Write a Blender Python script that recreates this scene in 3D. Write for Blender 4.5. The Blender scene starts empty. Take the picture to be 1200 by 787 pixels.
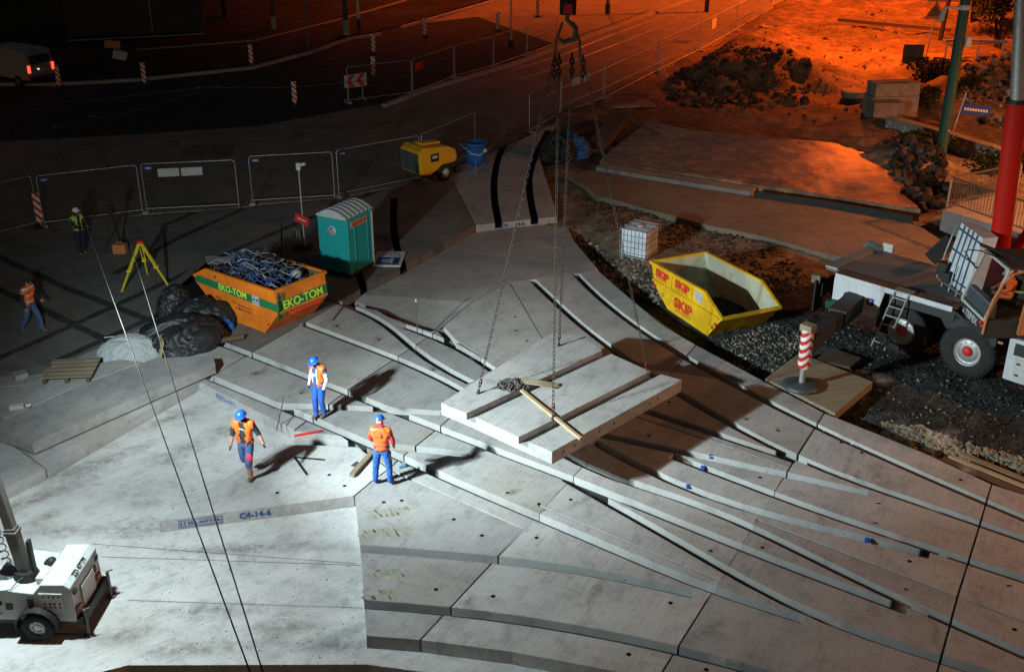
import bpy, bmesh, math, random
from mathutils import Vector, Matrix, noise
R = math.radians
random.seed(7)
SC = bpy.context.scene
COL = SC.collection

# ------------------------------------------------------------------ camera
HC, TILT, FPX = 14.3, R(24.5), 1300.0
cam_d = bpy.data.cameras.new('camera')
cam_d.sensor_width = 36.0
cam_d.lens = FPX / 1200 * 36
cam_d.clip_end = 2000
cam = bpy.data.objects.new('camera', cam_d)
COL.objects.link(cam)
cam.location = (0, 0, HC)
cam.rotation_euler = (R(90) - TILT, 0, 0)
SC.camera = cam

# ------------------------------------------------------------------ night sky, moon
W = bpy.data.worlds.new('World')
SC.world = W
W.use_nodes = True
nt = W.node_tree
nt.nodes.clear()
o_ = nt.nodes.new('ShaderNodeOutputWorld')
bg = nt.nodes.new('ShaderNodeBackground')
sky = nt.nodes.new('ShaderNodeTexSky')
sky.sky_type = 'NISHITA'
sky.sun_disc = False
sky.sun_elevation = R(4)
sky.sun_rotation = R(200)
bg.inputs['Strength'].default_value = 0.018
nt.links.new(sky.outputs[0], bg.inputs[0])
nt.links.new(bg.outputs[0], o_.inputs[0])
sd = bpy.data.lights.new('moon', 'SUN')
sd.energy = 0.012
sd.angle = R(0.5)
sd.color = (1.0, .93, .85)
so = bpy.data.objects.new('moon', sd)
so.rotation_euler = (R(86), 0, R(-20))
COL.objects.link(so)
SC.view_settings.view_transform = 'Standard'
SC.view_settings.look = 'None'
SC.view_settings.exposure = 0.0
SC.view_settings.gamma = 1.0
SC.view_settings.use_curve_mapping = False

def aim(o, p, q):
    o.location = p
    o.rotation_euler = (Vector(q) - Vector(p)).to_track_quat('-Z', 'Y').to_euler()

def spot(name, p, q, power, col, size, blend, radius, parent=None):
    d = bpy.data.lights.new(name, 'SPOT')
    d.energy, d.color, d.spot_size, d.spot_blend, d.shadow_soft_size = power, col, R(size), blend, radius
    o = bpy.data.objects.new(name, d)
    COL.objects.link(o)
    aim(o, p, q)
    return o

# positions of the lamps (fixtures are built further down around them)
LT = Vector((-9.75, 17.75, 6.6))          # head of the mobile light tower
COOL = (0.80, 0.965, 0.975)
SOD = (1.0, 0.122, 0.006)
TOWER_LAMPS = [(Vector((-9.25, 17.45, 6.22)), (-6.0, 18.6, 0), 2900, 172, .7),
               (Vector((-9.45, 17.98, 6.78)), (5.0, 29.0, 0), 16500, 64, 1.0),
               (Vector((-9.45, 17.52, 6.78)), (5.0, 22.5, 0), 5500, 66, 1.0),
               (Vector((-9.45, 18.05, 6.40)), (-6.0, 37.0, 0), 5500, 78, 1.0)]
for i, (p, q, e, a, b) in enumerate(TOWER_LAMPS):
    spot('tower_flood_light', p, q, e, COOL, a, b, .14)
WARM = (1.0, 0.41, 0.15)
AMBER = (1.0, 0.27, 0.07)
STREET_AND_ADDED_LAMPS = [  # foot of the pole (None: hung on a wire), lamp, power, cone, colour
    (None, Vector((24.0, 75.5, 9.0)), 24000, 150, SOD),
    ((44.0, 104.0), Vector((31.7, 100.0, 16.2)), 62000, 160, SOD),
    ((5.0, 112.0), Vector((8.0, 108.0, 14.5)), 7500, 150, SOD),
    ((53.0, 14.0), Vector((48.0, 14.0, 18.0)), 78000, 165, WARM),
    ((35.0, 39.0), Vector((31.0, 40.5, 11.0)), 27000, 160, AMBER),  # added unseen lamp, raises the orange light in the shadows
    ((-7.0, 108.0), Vector((-8.5, 104.0, 14.2)), 9000, 150, SOD),
    ((-50.0, 52.0), Vector((-45.0, 52.0, 11.0)), 1500, 160, WARM)]  # added unseen lamp, brings warm light onto the dark street
for f, p, e, a, c in STREET_AND_ADDED_LAMPS:
    spot('sodium_and_added_light', p - Vector((0, 0, .12)), p - Vector((0, 0, 5)), e, c, a, .6, .35)

# ------------------------------------------------------------------ photo coordinates -> ground
CT, ST = math.cos(TILT), math.sin(TILT)
def V(px, py, z=0.0):
    """The spot at height z that the photograph shows at (px, py)."""
    X = (px - 600) / FPX
    Y = -(py - 393.5) / FPX
    d = Vector((X, CT + ST * Y, -ST + CT * Y))
    t = (z - HC) / d.z
    return Vector((d.x * t, d.y * t, z))

# ------------------------------------------------------------------ materials
MATS = {}
def new_mat(name):
    m = bpy.data.materials.new(name)
    m.use_nodes = True
    n = m.node_tree
    n.nodes.clear()
    out = n.nodes.new('ShaderNodeOutputMaterial')
    b = n.nodes.new('ShaderNodeBsdfPrincipled')
    n.links.new(b.outputs[0], out.inputs[0])
    MATS[name] = m
    return m, n, b
def _tc(n, scale=(1, 1, 1), rot=0, kind='Object'):
    tc = n.nodes.new('ShaderNodeTexCoord')
    mp = n.nodes.new('ShaderNodeMapping')
    mp.vector_type = 'TEXTURE'
    mp.inputs['Scale'].default_value = tuple(1 / q for q in scale)
    mp.inputs['Rotation'].default_value = (0, 0, rot)
    n.links.new(tc.outputs[kind], mp.inputs[0])
    return mp.outputs[0]
def _noise(n, vec, sc, det=5, rough=.6):
    t = n.nodes.new('ShaderNodeTexNoise')
    t.inputs['Scale'].default_value = sc
    t.inputs['Detail'].default_value = det
    t.inputs['Roughness'].default_value = rough
    n.links.new(vec, t.inputs['Vector'])
    return t.outputs['Fac']
def _ramp(n, fac, stops):
    r = n.nodes.new('ShaderNodeValToRGB')
    e = r.color_ramp.elements
    e[0].position, e[0].color = stops[0][0], (*stops[0][1], 1)
    e[1].position, e[1].color = stops[-1][0], (*stops[-1][1], 1)
    for p, c in stops[1:-1]:
        k = e.new(p)
        k.color = (*c, 1)
    n.links.new(fac, r.inputs[0])
    return r.outputs[0]
def _mix(n, a, b, fac, mode='MIX'):
    m = n.nodes.new('ShaderNodeMix')
    m.data_type = 'RGBA'
    m.blend_type = mode
    for sock, v in ((m.inputs[6], a), (m.inputs[7], b)):
        if isinstance(v, tuple):
            sock.default_value = (*v, 1)
        else:
            n.links.new(v, sock)
    if isinstance(fac, (int, float)):
        m.inputs[0].default_value = fac
    else:
        n.links.new(fac, m.inputs[0])
    return m.outputs[2]
def _bump(n, b, h, strength, dist=.02, bevel=0):
    bp = n.nodes.new('ShaderNodeBump')
    bp.inputs['Strength'].default_value = strength
    bp.inputs['Distance'].default_value = dist
    n.links.new(h, bp.inputs['Height'])
    if bevel:
        bv = n.nodes.new('ShaderNodeBevel')
        bv.samples = 3
        bv.inputs['Radius'].default_value = bevel
        n.links.new(bv.outputs[0], bp.inputs['Normal'])
    n.links.new(bp.outputs[0], b.inputs['Normal'])
def g3(v):
    return (v, v, v)

def paint(name, col, rough=.45, metal=0.0, dirt=.25, scale=6.0, spec=.4, dirtcol=(.05, .04, .03), rust=0.0):
    m, n, b = new_mat(name)
    v = _tc(n)
    f = _noise(n, v, scale, 6, .65)
    fac = _ramp(n, f, [(.45, g3(0)), (.75, g3(dirt))])
    c = _mix(n, col, dirtcol, fac)
    if rust:
        c = _mix(n, c, tuple(q * .62 for q in col), _ramp(n, _noise(n, v, .8, 6, .7), [(.42, g3(0)), (.6, g3(.8))]))
        vs = _tc(n, (1, 1, .25))
        c = _mix(n, c, (.10, .045, .02), _ramp(n, _noise(n, vs, 3.5, 9, .75), [(.62, g3(0)), (.66, g3(rust))]))
        c = _mix(n, c, (.35, .33, .3), _ramp(n, _noise(n, _tc(n, (1, 1, 9), .4), 4.0, 6, .7), [(.68, g3(0)), (.70, g3(rust * .7))]))
        _bump(n, b, _noise(n, v, 1.7, 2, .5), .5, .06)
    n.links.new(c, b.inputs['Base Color'])
    r = _ramp(n, f, [(.3, g3(rough)), (.8, g3(min(1, rough + .25)))])
    n.links.new(r, b.inputs['Roughness'])
    b.inputs['Metallic'].default_value = metal
    b.inputs['Specular IOR Level'].default_value = spec
    return m

def concrete(name, lo, hi, streak_rot=None, speck=.0, stain=.5, warm=0.0):
    m, n, b = new_mat(name)
    v = _tc(n)
    f1 = _noise(n, v, .55, 6, .6)
    base = _ramp(n, f1, [(.3, (lo * (1 + warm), lo, lo * (1 - warm))), (.7, (hi * (1 + warm), hi, hi * (1 - warm)))])
    oi = n.nodes.new('ShaderNodeObjectInfo')
    rv = _ramp(n, oi.outputs['Random'], [(0, g3(.76)), (1, g3(1.1))])
    c = _mix(n, base, rv, 1.0, 'MULTIPLY')
    h = _noise(n, v, 26, 4, .7)
    if streak_rot is not None:
        vs = _tc(n, (1.0, 22.0, 6.0), streak_rot)
        s = _noise(n, vs, 1.1, 5, .62)
        sc = _ramp(n, s, [(.25, g3(.74)), (.5, g3(1.0)), (.78, g3(1.14))])
        c = _mix(n, c, sc, .85, 'MULTIPLY')
    f2 = _noise(n, v, 2.3, 8, .72)
    sc2 = _ramp(n, f2, [(.36, g3(.62)), (.5, g3(1.0)), (.8, g3(1.05))])
    c = _mix(n, c, sc2, stain, 'MULTIPLY')
    f5 = _noise(n, v, 7.0, 7, .75)
    sc5 = _ramp(n, f5, [(.30, g3(.55)), (.44, g3(.95)), (.62, g3(1.0)), (.8, g3(1.12))])
    c = _mix(n, c, sc5, min(1, stain * 1.3), 'MULTIPLY')
    f6 = _noise(n, v, .42, 7, .7)
    damp = _ramp(n, f6, [(.30, g3(.55)), (.40, g3(1.0))])
    c = _mix(n, c, damp, .8, 'MULTIPLY')
    f3 = _noise(n, v, .21, 4, .5)
    br = _ramp(n, f3, [(.58, g3(0)), (.72, g3(.35))])
    c = _mix(n, c, (.16, .115, .06), br)
    if speck:
        vo = n.nodes.new('ShaderNodeTexVoronoi')
        vo.inputs['Scale'].default_value = 3.6
        vo.inputs['Randomness'].default_value = 1.0
        n.links.new(v, vo.inputs['Vector'])
        dot = _ramp(n, vo.outputs['Distance'], [(.05, g3(speck)), (.09, g3(0))])
        gate = _ramp(n, _noise(n, v, .9, 3, .6), [(.5, g3(0)), (.62, g3(1))])
        dd = _mix(n, dot, gate, 1.0, 'MULTIPLY')
        c = _mix(n, c, (.035, .03, .025), dd)
    n.links.new(c, b.inputs['Base Color'])
    b.inputs['Roughness'].default_value = .82
    b.inputs['Specular IOR Level'].default_value = .3
    _bump(n, b, h, .45, .014, .024)
    return m

M = {}
M['slab'] = concrete('precast_concrete', .34, .43, R(61), stain=.55, warm=.012)
M['slab_pale'] = concrete('pale_precast_concrete', .41, .51, R(61), stain=.5, warm=.01)
M['slab_left'] = concrete('precast_concrete_weathered', .30, .41, R(61), stain=.5, warm=.02)
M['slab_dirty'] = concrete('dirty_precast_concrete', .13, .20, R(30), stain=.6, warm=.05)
M['wall'] = concrete('lit_groove_wall', .39, .48, None, stain=.35)  # paler than the slab tops: lamp light on groove walls, painted in
M['pad'] = concrete('cast_concrete', .40, .52, R(35), speck=.9, stain=.6, warm=.01)
M['pad_mid'] = concrete('cast_concrete_bay', .27, .36, R(50), stain=.5, warm=.03)
M['brown_strip'] = concrete('muddy_concrete', .16, .26, R(10), stain=.6, warm=.25)
M['street'] = concrete('dusty_street', .15, .23, R(25), stain=.8, warm=.15)
M['kerb'] = concrete('kerb_concrete', .22, .3, None, stain=.5, warm=.05)
M['hole'] = paint('socket_shade', (.012, .012, .012), .7, 0, 0)  # near-black inside the holes: their shade is put into the colour

def earth(name, cols, scale, bump, dist=.08):
    m, n, b = new_mat(name)
    v = _tc(n)
    f = _noise(n, v, scale, 9, .68)
    c = _ramp(n, f, [(.3, cols[0]), (.5, cols[1]), (.72, cols[2])])
    f2 = _noise(n, v, scale * .22, 4, .6)
    c2 = _ramp(n, f2, [(.35, g3(.55)), (.65, g3(1.15))])
    c = _mix(n, c, c2, 1.0, 'MULTIPLY')
    n.links.new(c, b.inputs['Base Color'])
    b.inputs['Roughness'].default_value = .95
    b.inputs['Specular IOR Level'].default_value = .15
    h = _noise(n, v, scale * 3, 8, .75)
    _bump(n, b, h, bump, dist)
    return m
M['soil'] = earth('excavated_soil', [(.035, .023, .015), (.13, .08, .05), (.32, .2, .12)], 1.3, 1.0, .2)
M['soil_near'] = earth('trampled_soil', [(.09, .07, .05), (.24, .185, .135), (.42, .34, .255)], 2.2, 1.0, .1)
M['gravel'] = earth('crushed_stone', [(.015, .016, .016), (.045, .047, .047), (.12, .12, .115)], 5.5, 1.0, .06)
M['milled'] = earth('milled_road_base', [(.07, .04, .025), (.22, .12, .06), (.46, .28, .15)], 1.7, 1.0, .12)
M['darksoil'] = earth('dark_verge_soil', [(.012, .011, .01), (.03, .026, .02), (.06, .05, .035)], 2.0, .8, .08)
M['asphalt'] = earth('asphalt', [(.022, .024, .028), (.035, .037, .042), (.05, .052, .056)], 9.0, .4, .01)
M['joint_shade'] = earth('painted_joint_shade', [(.03, .03, .03), (.06, .06, .058), (.10, .098, .09)], 3.0, .4, .02)  # dark tone stands in for shade in the back joints
M['groove_shade'] = earth('painted_groove_shade', [(.02, .02, .02), (.045, .045, .043), (.08, .078, .072)], 3.0, .4, .02)  # shade in the rail grooves, painted as a dark colour
M['stone'] = earth('broken_stone', [(.10, .09, .08), (.22, .2, .17), (.42, .39, .34)], 3.0, .5, .02)
M['darkstone'] = earth('dark_broken_stone', [(.02, .02, .019), (.05, .047, .043), (.11, .1, .088)], 3.0, .5, .02)
M['tanstone'] = earth('tan_broken_stone', [(.14, .11, .075), (.3, .24, .165), (.5, .42, .3)], 3.0, .5, .02)

_b = M['milled'].node_tree.nodes['Principled BSDF']
_b.inputs['Roughness'].default_value = .33
MATS['milled_road_base'].node_tree.nodes['Bump'].inputs['Distance'].default_value = .008
MATS['excavated_soil'].node_tree.nodes['Bump'].inputs['Distance'].default_value = .14
_b.inputs['Specular IOR Level'].default_value = .9
MATS['excavated_soil'].node_tree.nodes['Principled BSDF'].inputs['Roughness'].default_value = .8
MATS['excavated_soil'].node_tree.nodes['Principled BSDF'].inputs['Specular IOR Level'].default_value = .5
def wood(name, lo, hi, scale=1.0):
    m, n, b = new_mat(name)
    v = _tc(n, (.6 * scale, 9 * scale, 9 * scale))
    f = _noise(n, v, 2.2, 6, .6)
    c = _ramp(n, f, [(.3, lo), (.7, hi)])
    n.links.new(c, b.inputs['Base Color'])
    b.inputs['Roughness'].default_value = .8
    _bump(n, b, f, .3, .01)
    return m
M['wood'] = wood('sawn_timber', (.28, .2, .11), (.5, .39, .23))
M['wood_grey'] = wood('weathered_timber', (.13, .105, .07), (.30, .25, .17))
M['wood_dark'] = wood('old_dark_timber', (.05, .03, .018), (.13, .085, .05))

M['galv'] = paint('galvanised_steel', (.42, .43, .43), .42, .7, .3, 12)
M['steel'] = paint('dull_steel', (.14, .13, .12), .5, .6, .5, 9, dirtcol=(.1, .05, .02))
M['black'] = paint('black_paint', (.012, .012, .013), .5, 0, .2, 5)
M['rubber'] = paint('tyre_rubber', (.022, .022, .023), .75, 0, .45, 7, .25, (.07, .065, .055))
M['van'] = paint('dusty_van_paint', (.2, .2, .22), .4, 0, .3, 4)
M['white'] = paint('white_paint', (.45, .47, .47), .45, 0, .45, 5, .4, (.22, .2, .17))
M['offwhite'] = paint('grey_white_paint', (.52, .53, .5), .45, 0, .35, 4, .4, (.22, .2, .15))
M['truckwhite'] = paint('truck_white_paint', (.56, .58, .62), .4, 0, .3, 3, .5, (.2, .19, .17))
M['truckgrey'] = paint('truck_grey_deck', (.13, .135, .14), .6, 0, .6, 2.5, .4, (.2, .17, .13))
M['truckdark'] = paint('truck_dark_chassis', (.03, .032, .035), .55, 0, .4, 4)
M['redpaint'] = paint('red_crane_paint', (.5, .012, .006), .55, 0, .1, 3, .2)
M['red'] = paint('signal_red', (.60, .03, .03), .45, 0, .12, 8)
M['orange'] = paint('skip_orange_paint', (.86, .22, .015), .5, 0, .4, 3.0, .35, (.25, .09, .03), .8)
M['yellow'] = paint('skip_yellow_paint', (.87, .52, .01), .5, 0, .35, 3.5, .35, (.3, .18, .04), .8)
M['green'] = paint('band_green_paint', (.012, .17, .06), .5, 0, .2, 5)
M['lime'] = paint('lime_lettering', (.62, .78, .06), .5, 0, .1, 5)
M['redletter'] = paint('red_lettering', (.65, .04, .02), .5, 0, .1, 5)
M['brownletter'] = paint('worn_brown_lettering', (.22, .06, .02), .6, 0, .1, 5)
M['blueletter'] = paint('stencil_blue', (.02, .09, .30), .6, 0, .3, 20, .3, (.2, .25, .35))
M['teal'] = paint('teal_plastic', (.008, .30, .30), .5, 0, .12, 3)
M['tealdark'] = paint('dark_teal_plastic', (.006, .2, .17), .55, 0, .15, 3)
M['roofgrey'] = paint('grey_plastic_roof', (.42, .44, .45), .5, 0, .2, 4)
M['compyellow'] = paint('machine_yellow', (.82, .42, .012), .42, 0, .2, 3)
M['blue'] = paint('blue_plastic', (.015, .12, .42), .42, 0, .25, 5)
M['signblue'] = paint('sign_blue', (.01, .04, .25), .45, 0, .15, 6)
M['surveyyellow'] = paint('survey_yellow', (.72, .58, .03), .5, 0, .15, 8)
M['wire'] = paint('dull_cable_grey', (.022, .022, .022), .6, .3, .3, 9)
M['fencewire'] = paint('dark_mesh_wire', (.06, .06, .06), .6, .4, .3, 9)
M['polegreen'] = paint('pole_green_paint', (.012, .07, .05), .5, 0, .35, 4)
M['bluehelmet'] = paint('helmet_blue', (.012, .10, .62), .25, 0, 0, 5, .6)
M['whitehelmet'] = paint('helmet_white', (.75, .72, .68), .3, 0, .05, 5, .6)
M['orangetrim'] = paint('cab_orange_trim', (.5, .2, .07), .5, 0, .2, 4)
M['innerskip'] = paint('scuffed_pale_steel', (.50, .51, .42), .6, 0, .85, 2.2, .3, (.5, .4, .05), .8)
M['floorskip'] = paint('muddy_skip_floor', (.10, .085, .045), .8, 0, .4, 3)
M['tarp'] = paint('black_tarpaulin', (.010, .011, .014), .45, 0, .1, 5, .5)
M['sack'] = paint('white_woven_sack', (.36, .385, .41), .7, 0, .25, 6, .3, (.12, .3, .22))
M['louvre'] = paint('engine_hood_white', (.60, .63, .66), .42, 0, .25, 4)

def glow(name, col, strength):
    m, n, b = new_mat(name)
    b.inputs['Base Color'].default_value = (*col, 1)
    b.inputs['Emission Color'].default_value = (*col, 1)
    b.inputs['Emission Strength'].default_value = strength
    return m
M['taillight'] = glow('lit_tail_light', (1, .05, .02), 3.5)
M['plateglow'] = glow('lit_plate_lamp', (1, .75, .45), 2.0)
M['lamphead'] = glow('lit_lamp_glass', (.9, .97, 1.0), 12)
M['sodlamp'] = glow('lit_sodium_glass', (1, .4, .08), 12)
def glass(name, col=(.02, .03, .035), alpha=.35):
    m, n, b = new_mat(name)
    b.inputs['Base Color'].default_value = (*col, 1)
    b.inputs['Roughness'].default_value = .05
    b.inputs['Alpha'].default_value = alpha
    b.inputs['Specular IOR Level'].default_value = .8
    return m
M['glass'] = glass('cab_glass')
def translucent(name):
    m, n, b = new_mat(name)
    v = _tc(n)
    c = _ramp(n, _noise(n, v, 2.2, 3, .5), [(.35, (.5, .56, .66)), (.65, (.72, .78, .86))])
    n.links.new(c, b.inputs['Base Color'])
    b.inputs['Roughness'].default_value = .35
    b.inputs['Subsurface Weight'].default_value = .2
    return m
M['hdpe'] = translucent('cloudy_plastic_tank')

def stripes(name, c1, c2, kx, ky, kz, freq, chev=False, duty=.5):
    """Bands of two colours along a direction of the object, or chevrons folded about x = 0."""
    m, n, b = new_mat(name)
    tc = n.nodes.new('ShaderNodeTexCoord')
    sp = n.nodes.new('ShaderNodeSeparateXYZ')
    n.links.new(tc.outputs['Object'], sp.inputs[0])
    def mth(op, a, bb=None):
        q = n.nodes.new('ShaderNodeMath')
        q.operation = op
        for i, v in enumerate((a, bb)):
            if v is None:
                continue
            if isinstance(v, (int, float)):
                q.inputs[i].default_value = v
            else:
                n.links.new(v, q.inputs[i])
        return q.outputs[0]
    x = sp.outputs[0]
    if chev:
        x = mth('ABSOLUTE', x)
    s = mth('ADD', mth('ADD', mth('MULTIPLY', x, kx), mth('MULTIPLY', sp.outputs[1], ky)), mth('MULTIPLY', sp.outputs[2], kz))
    f = mth('FRACT', mth('ADD', mth('MULTIPLY', s, freq), 100.0))
    t = mth('GREATER_THAN', f, duty)
    c = _mix(n, c1, c2, t)
    d = _ramp(n, _noise(n, _tc(n), 7, 5, .6), [(.4, g3(1)), (.75, g3(.65))])
    c = _mix(n, c, d, 1.0, 'MULTIPLY')
    n.links.new(c, b.inputs['Base Color'])
    b.inputs['Roughness'].default_value = .45
    return m
RED, WHT = (.55, .025, .02), (.7, .68, .64)
M['delin'] = stripes('red_white_diagonal', RED, WHT, 1, 0, 1, 3.2)
M['chevjack'] = stripes('red_white_chevrons', RED, WHT, 1, 0, 1, 4.2, chev=True)
M['vest_orange'] = stripes('hi_vis_orange', (.95, .16, .02), (.95, .16, .02), 0, 0, 1, 1)
M['vest_stripe'] = stripes('hi_vis_orange_reflective', (.95, .16, .02), (.62, .62, .6), 0, 0, 1, 4.6, duty=.76)
M['vest_dark'] = stripes('hi_vis_orange_grey_bands', (.95, .13, .02), (.26, .09, .05), 0, 0, 1, 8.2, duty=.74)
M['vest_lime'] = stripes('hi_vis_lime', (.38, .62, .05), (.5, .55, .5), 0, 0, 1, 6.5, duty=.8)
def stain_mat(name, col, top):
    m, n, b = new_mat(name)
    tc = n.nodes.new('ShaderNodeTexCoord')
    ln = n.nodes.new('ShaderNodeVectorMath')
    ln.operation = 'LENGTH'
    n.links.new(tc.outputs['Object'], ln.inputs[0])
    rad = _ramp(n, ln.outputs['Value'], [(.15, g3(1)), (.95, g3(0))])
    geo = n.nodes.new('ShaderNodeNewGeometry')
    f = _ramp(n, _noise(n, geo.outputs['Position'], 4.5, 7, .7), [(.34, g3(0)), (.68, g3(top))])
    a = _mix(n, rad, f, 1.0, 'MULTIPLY')
    n.links.new(a, b.inputs['Alpha'])
    b.inputs['Base Color'].default_value = (*col, 1)
    b.inputs['Roughness'].default_value = .9
    return m
M['rust_stain'] = stain_mat('rust_stain', (.22, .13, .06), .6)
M['damp_stain'] = stain_mat('damp_stain', (.13, .125, .115), .5)
M['mud_stain'] = stain_mat('mud_stain', (.22, .185, .135), .55)
M['dust_stain'] = stain_mat('dust_stain', (.58, .57, .55), .5)
def cloth(name, c, sc=14):
    m, n, b = new_mat(name)
    v = _tc(n)
    k = _ramp(n, _noise(n, v, sc, 5, .6), [(.3, tuple(q * .65 for q in c)), (.7, tuple(min(1, q * 1.15) for q in c))])
    n.links.new(k, b.inputs['Base Color'])
    b.inputs['Roughness'].default_value = .85
    _bump(n, b, _noise(n, v, 13, 4, .6), .9, .03)
    return m
M['skin'] = cloth('skin', (.50, .27, .18), 20)
M['tee_dark'] = cloth('charcoal_cotton', (.03, .03, .035))
M['tee_red'] = cloth('red_cotton', (.6, .03, .04))
M['sleeve_white'] = cloth('white_cotton', (.6, .62, .65))
M['denim'] = cloth('denim', (.06, .12, .27))
M['workblue'] = cloth('work_blue_cotton', (.018, .10, .42), 9)
M['navy'] = cloth('navy_cotton', (.015, .02, .045))
M['boot'] = cloth('dusty_boots', (.13, .11, .09))
M['bootblue'] = cloth('blue_boot_covers', (.03, .14, .42))
M['glove'] = cloth('grey_gloves', (.10, .10, .10))
M['hair'] = cloth('dark_hair', (.02, .014, .01))
M['pink'] = cloth('pink_rag', (.75, .05, .12))
M['leaf'] = earth('leaves', [(.012, .018, .006), (.035, .045, .014), (.07, .075, .025)], 3.0, .2, .01)
M['bark'] = earth('bark', [(.03, .022, .015), (.06, .045, .03), (.1, .08, .05)], 4.0, .5, .02)
# ------------------------------------------------------------------ mesh helpers
class MB:
    def __init__(self):
        self.v, self.f, self.m, self.s = [], [], [], []
    def _add(self, vs, fs, mi=0, smooth=False):
        k = len(self.v)
        self.v += [tuple(p) for p in vs]
        for f in fs:
            self.f.append(tuple(k + i for i in f))
            self.m.append(mi)
            self.s.append(smooth)
        return self
    def hexa(self, p, mi=0):
        """8 corners: bottom 4 counter-clockwise, then top 4."""
        return self._add(p, [(3, 2, 1, 0), (4, 5, 6, 7), (0, 1, 5, 4), (1, 2, 6, 5), (2, 3, 7, 6), (3, 0, 4, 7)], mi)
    def box(self, c, s, rz=0, mi=0, rx=0, ry=0):
        M_ = Matrix.Rotation(rz, 3, 'Z') @ Matrix.Rotation(ry, 3, 'Y') @ Matrix.Rotation(rx, 3, 'X')
        c = Vector(c)
        ps = [c + M_ @ Vector((x * s[0] / 2, y * s[1] / 2, z * s[2] / 2)) for z in (-1, 1) for x, y in ((-1, -1), (1, -1), (1, 1), (-1, 1))]
        return self.hexa(ps, mi)
    def beam(self, a, b, w, h, up=(0, 0, 1), mi=0):
        a, b = Vector(a), Vector(b)
        d = (b - a).normalized()
        s = d.cross(Vector(up))
        s = s.normalized() if s.length > 1e-6 else Vector((1, 0, 0))
        u = s.cross(d)
        q = []
        for p in (a, b):
            q.append([p - s * w / 2 - u * h / 2, p + s * w / 2 - u * h / 2, p + s * w / 2 + u * h / 2, p - s * w / 2 + u * h / 2])
        return self._add(q[0] + q[1], [(0, 1, 2, 3), (7, 6, 5, 4), (0, 4, 5, 1), (1, 5, 6, 2), (2, 6, 7, 3), (3, 7, 4, 0)], mi)
    def cone(self, a, b, r0, r1, n=12, mi=0, smooth=True, caps=True):
        a, b = Vector(a), Vector(b)
        d = (b - a).normalized()
        s = d.orthogonal().normalized()
        t = d.cross(s)
        vs = []
        for p, r in ((a, r0), (b, r1)):
            for i in range(n):
                w = 2 * math.pi * i / n
                vs.append(p + s * (r * math.cos(w)) + t * (r * math.sin(w)))
        self._add(vs, [(i, (i + 1) % n, n + (i + 1) % n, n + i) for i in range(n)], mi, smooth)
        if caps:
            self._add(vs, [tuple(range(n - 1, -1, -1)), tuple(range(n, 2 * n))], mi)
        return self
    def tube(self, path, r, n=6, mi=0, closed=False):
        path = [Vector(p) for p in path]
        rings = []
        ref = None
        N = len(path)
        for i, p in enumerate(path):
            a = path[(i - 1) % N] if (closed or i > 0) else p
            b = path[(i + 1) % N] if (closed or i < N - 1) else p
            d = (b - a)
            d = d.normalized() if d.length > 1e-9 else Vector((0, 0, 1))
            if ref is None:
                ref = d.orthogonal().normalized()
            s = (ref - d * ref.dot(d))
            s = s.normalized() if s.length > 1e-6 else d.orthogonal().normalized()
            ref = s
            t = d.cross(s)
            rr = r[i] if isinstance(r, (list, tuple)) else r
            rings.append([p + s * (rr * math.cos(2 * math.pi * k / n)) + t * (rr * math.sin(2 * math.pi * k / n)) for k in range(n)])
        vs = [q for g in rings for q in g]
        fs = []
        for i in range(N if closed else N - 1):
            j = (i + 1) % N
            for k in range(n):
                fs.append((i * n + k, i * n + (k + 1) % n, j * n + (k + 1) % n, j * n + k))
        self._add(vs, fs, mi, True)
        if not closed:
            self._add(vs, [tuple(range(n - 1, -1, -1)), tuple(range((N - 1) * n, N * n))], mi)
        return self
    def prism(self, poly, z0, z1, mi=0):
        """poly of (x, y) or (x, y, ztop); z0 bottom."""
        a = sum(poly[i][0] * poly[(i + 1) % len(poly)][1] - poly[(i + 1) % len(poly)][0] * poly[i][1] for i in range(len(poly)))
        if a < 0:
            poly = list(reversed(poly))
        n = len(poly)
        vs = [(p[0], p[1], z0) for p in poly] + [(p[0], p[1], p[2] if z1 is None else z1) for p in poly]
        fs = [tuple(range(n - 1, -1, -1)), tuple(range(n, 2 * n))] + [(i, (i + 1) % n, n + (i + 1) % n, n + i) for i in range(n)]
        return self._add(vs, fs, mi)
    def sphere(self, c, r, n=12, m=8, mi=0, sc=(1, 1, 1), lo=-math.pi / 2, hi=math.pi / 2):
        c = Vector(c)
        vs, fs = [], []
        for i in range(m + 1):
            w = lo + (hi - lo) * i / m
            for k in range(n):
                a = 2 * math.pi * k / n
                vs.append(c + Vector((r * sc[0] * math.cos(w) * math.cos(a), r * sc[1] * math.cos(w) * math.sin(a), r * sc[2] * math.sin(w))))
        for i in range(m):
            for k in range(n):
                fs.append((i * n + k, i * n + (k + 1) % n, (i + 1) * n + (k + 1) % n, (i + 1) * n + k))
        return self._add(vs, fs, mi, True)
    def rock(self, c, r, sc=(1, 1, 1), mi=0, rnd=random):
        t = (1 + 5 ** .5) / 2
        vs = [Vector(p).normalized() for p in [(-1, t, 0), (1, t, 0), (-1, -t, 0), (1, -t, 0), (0, -1, t), (0, 1, t), (0, -1, -t), (0, 1, -t), (t, 0, -1), (t, 0, 1), (-t, 0, -1), (-t, 0, 1)]]
        Q = Matrix.Rotation(rnd.random() * 6.3, 3, 'Z') @ Matrix.Rotation(rnd.random() * 6.3, 3, 'X')
        c = Vector(c)
        vs = [c + Q @ Vector((p.x * sc[0], p.y * sc[1], p.z * sc[2])) * (r * rnd.uniform(.7, 1.15)) for p in vs]
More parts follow.
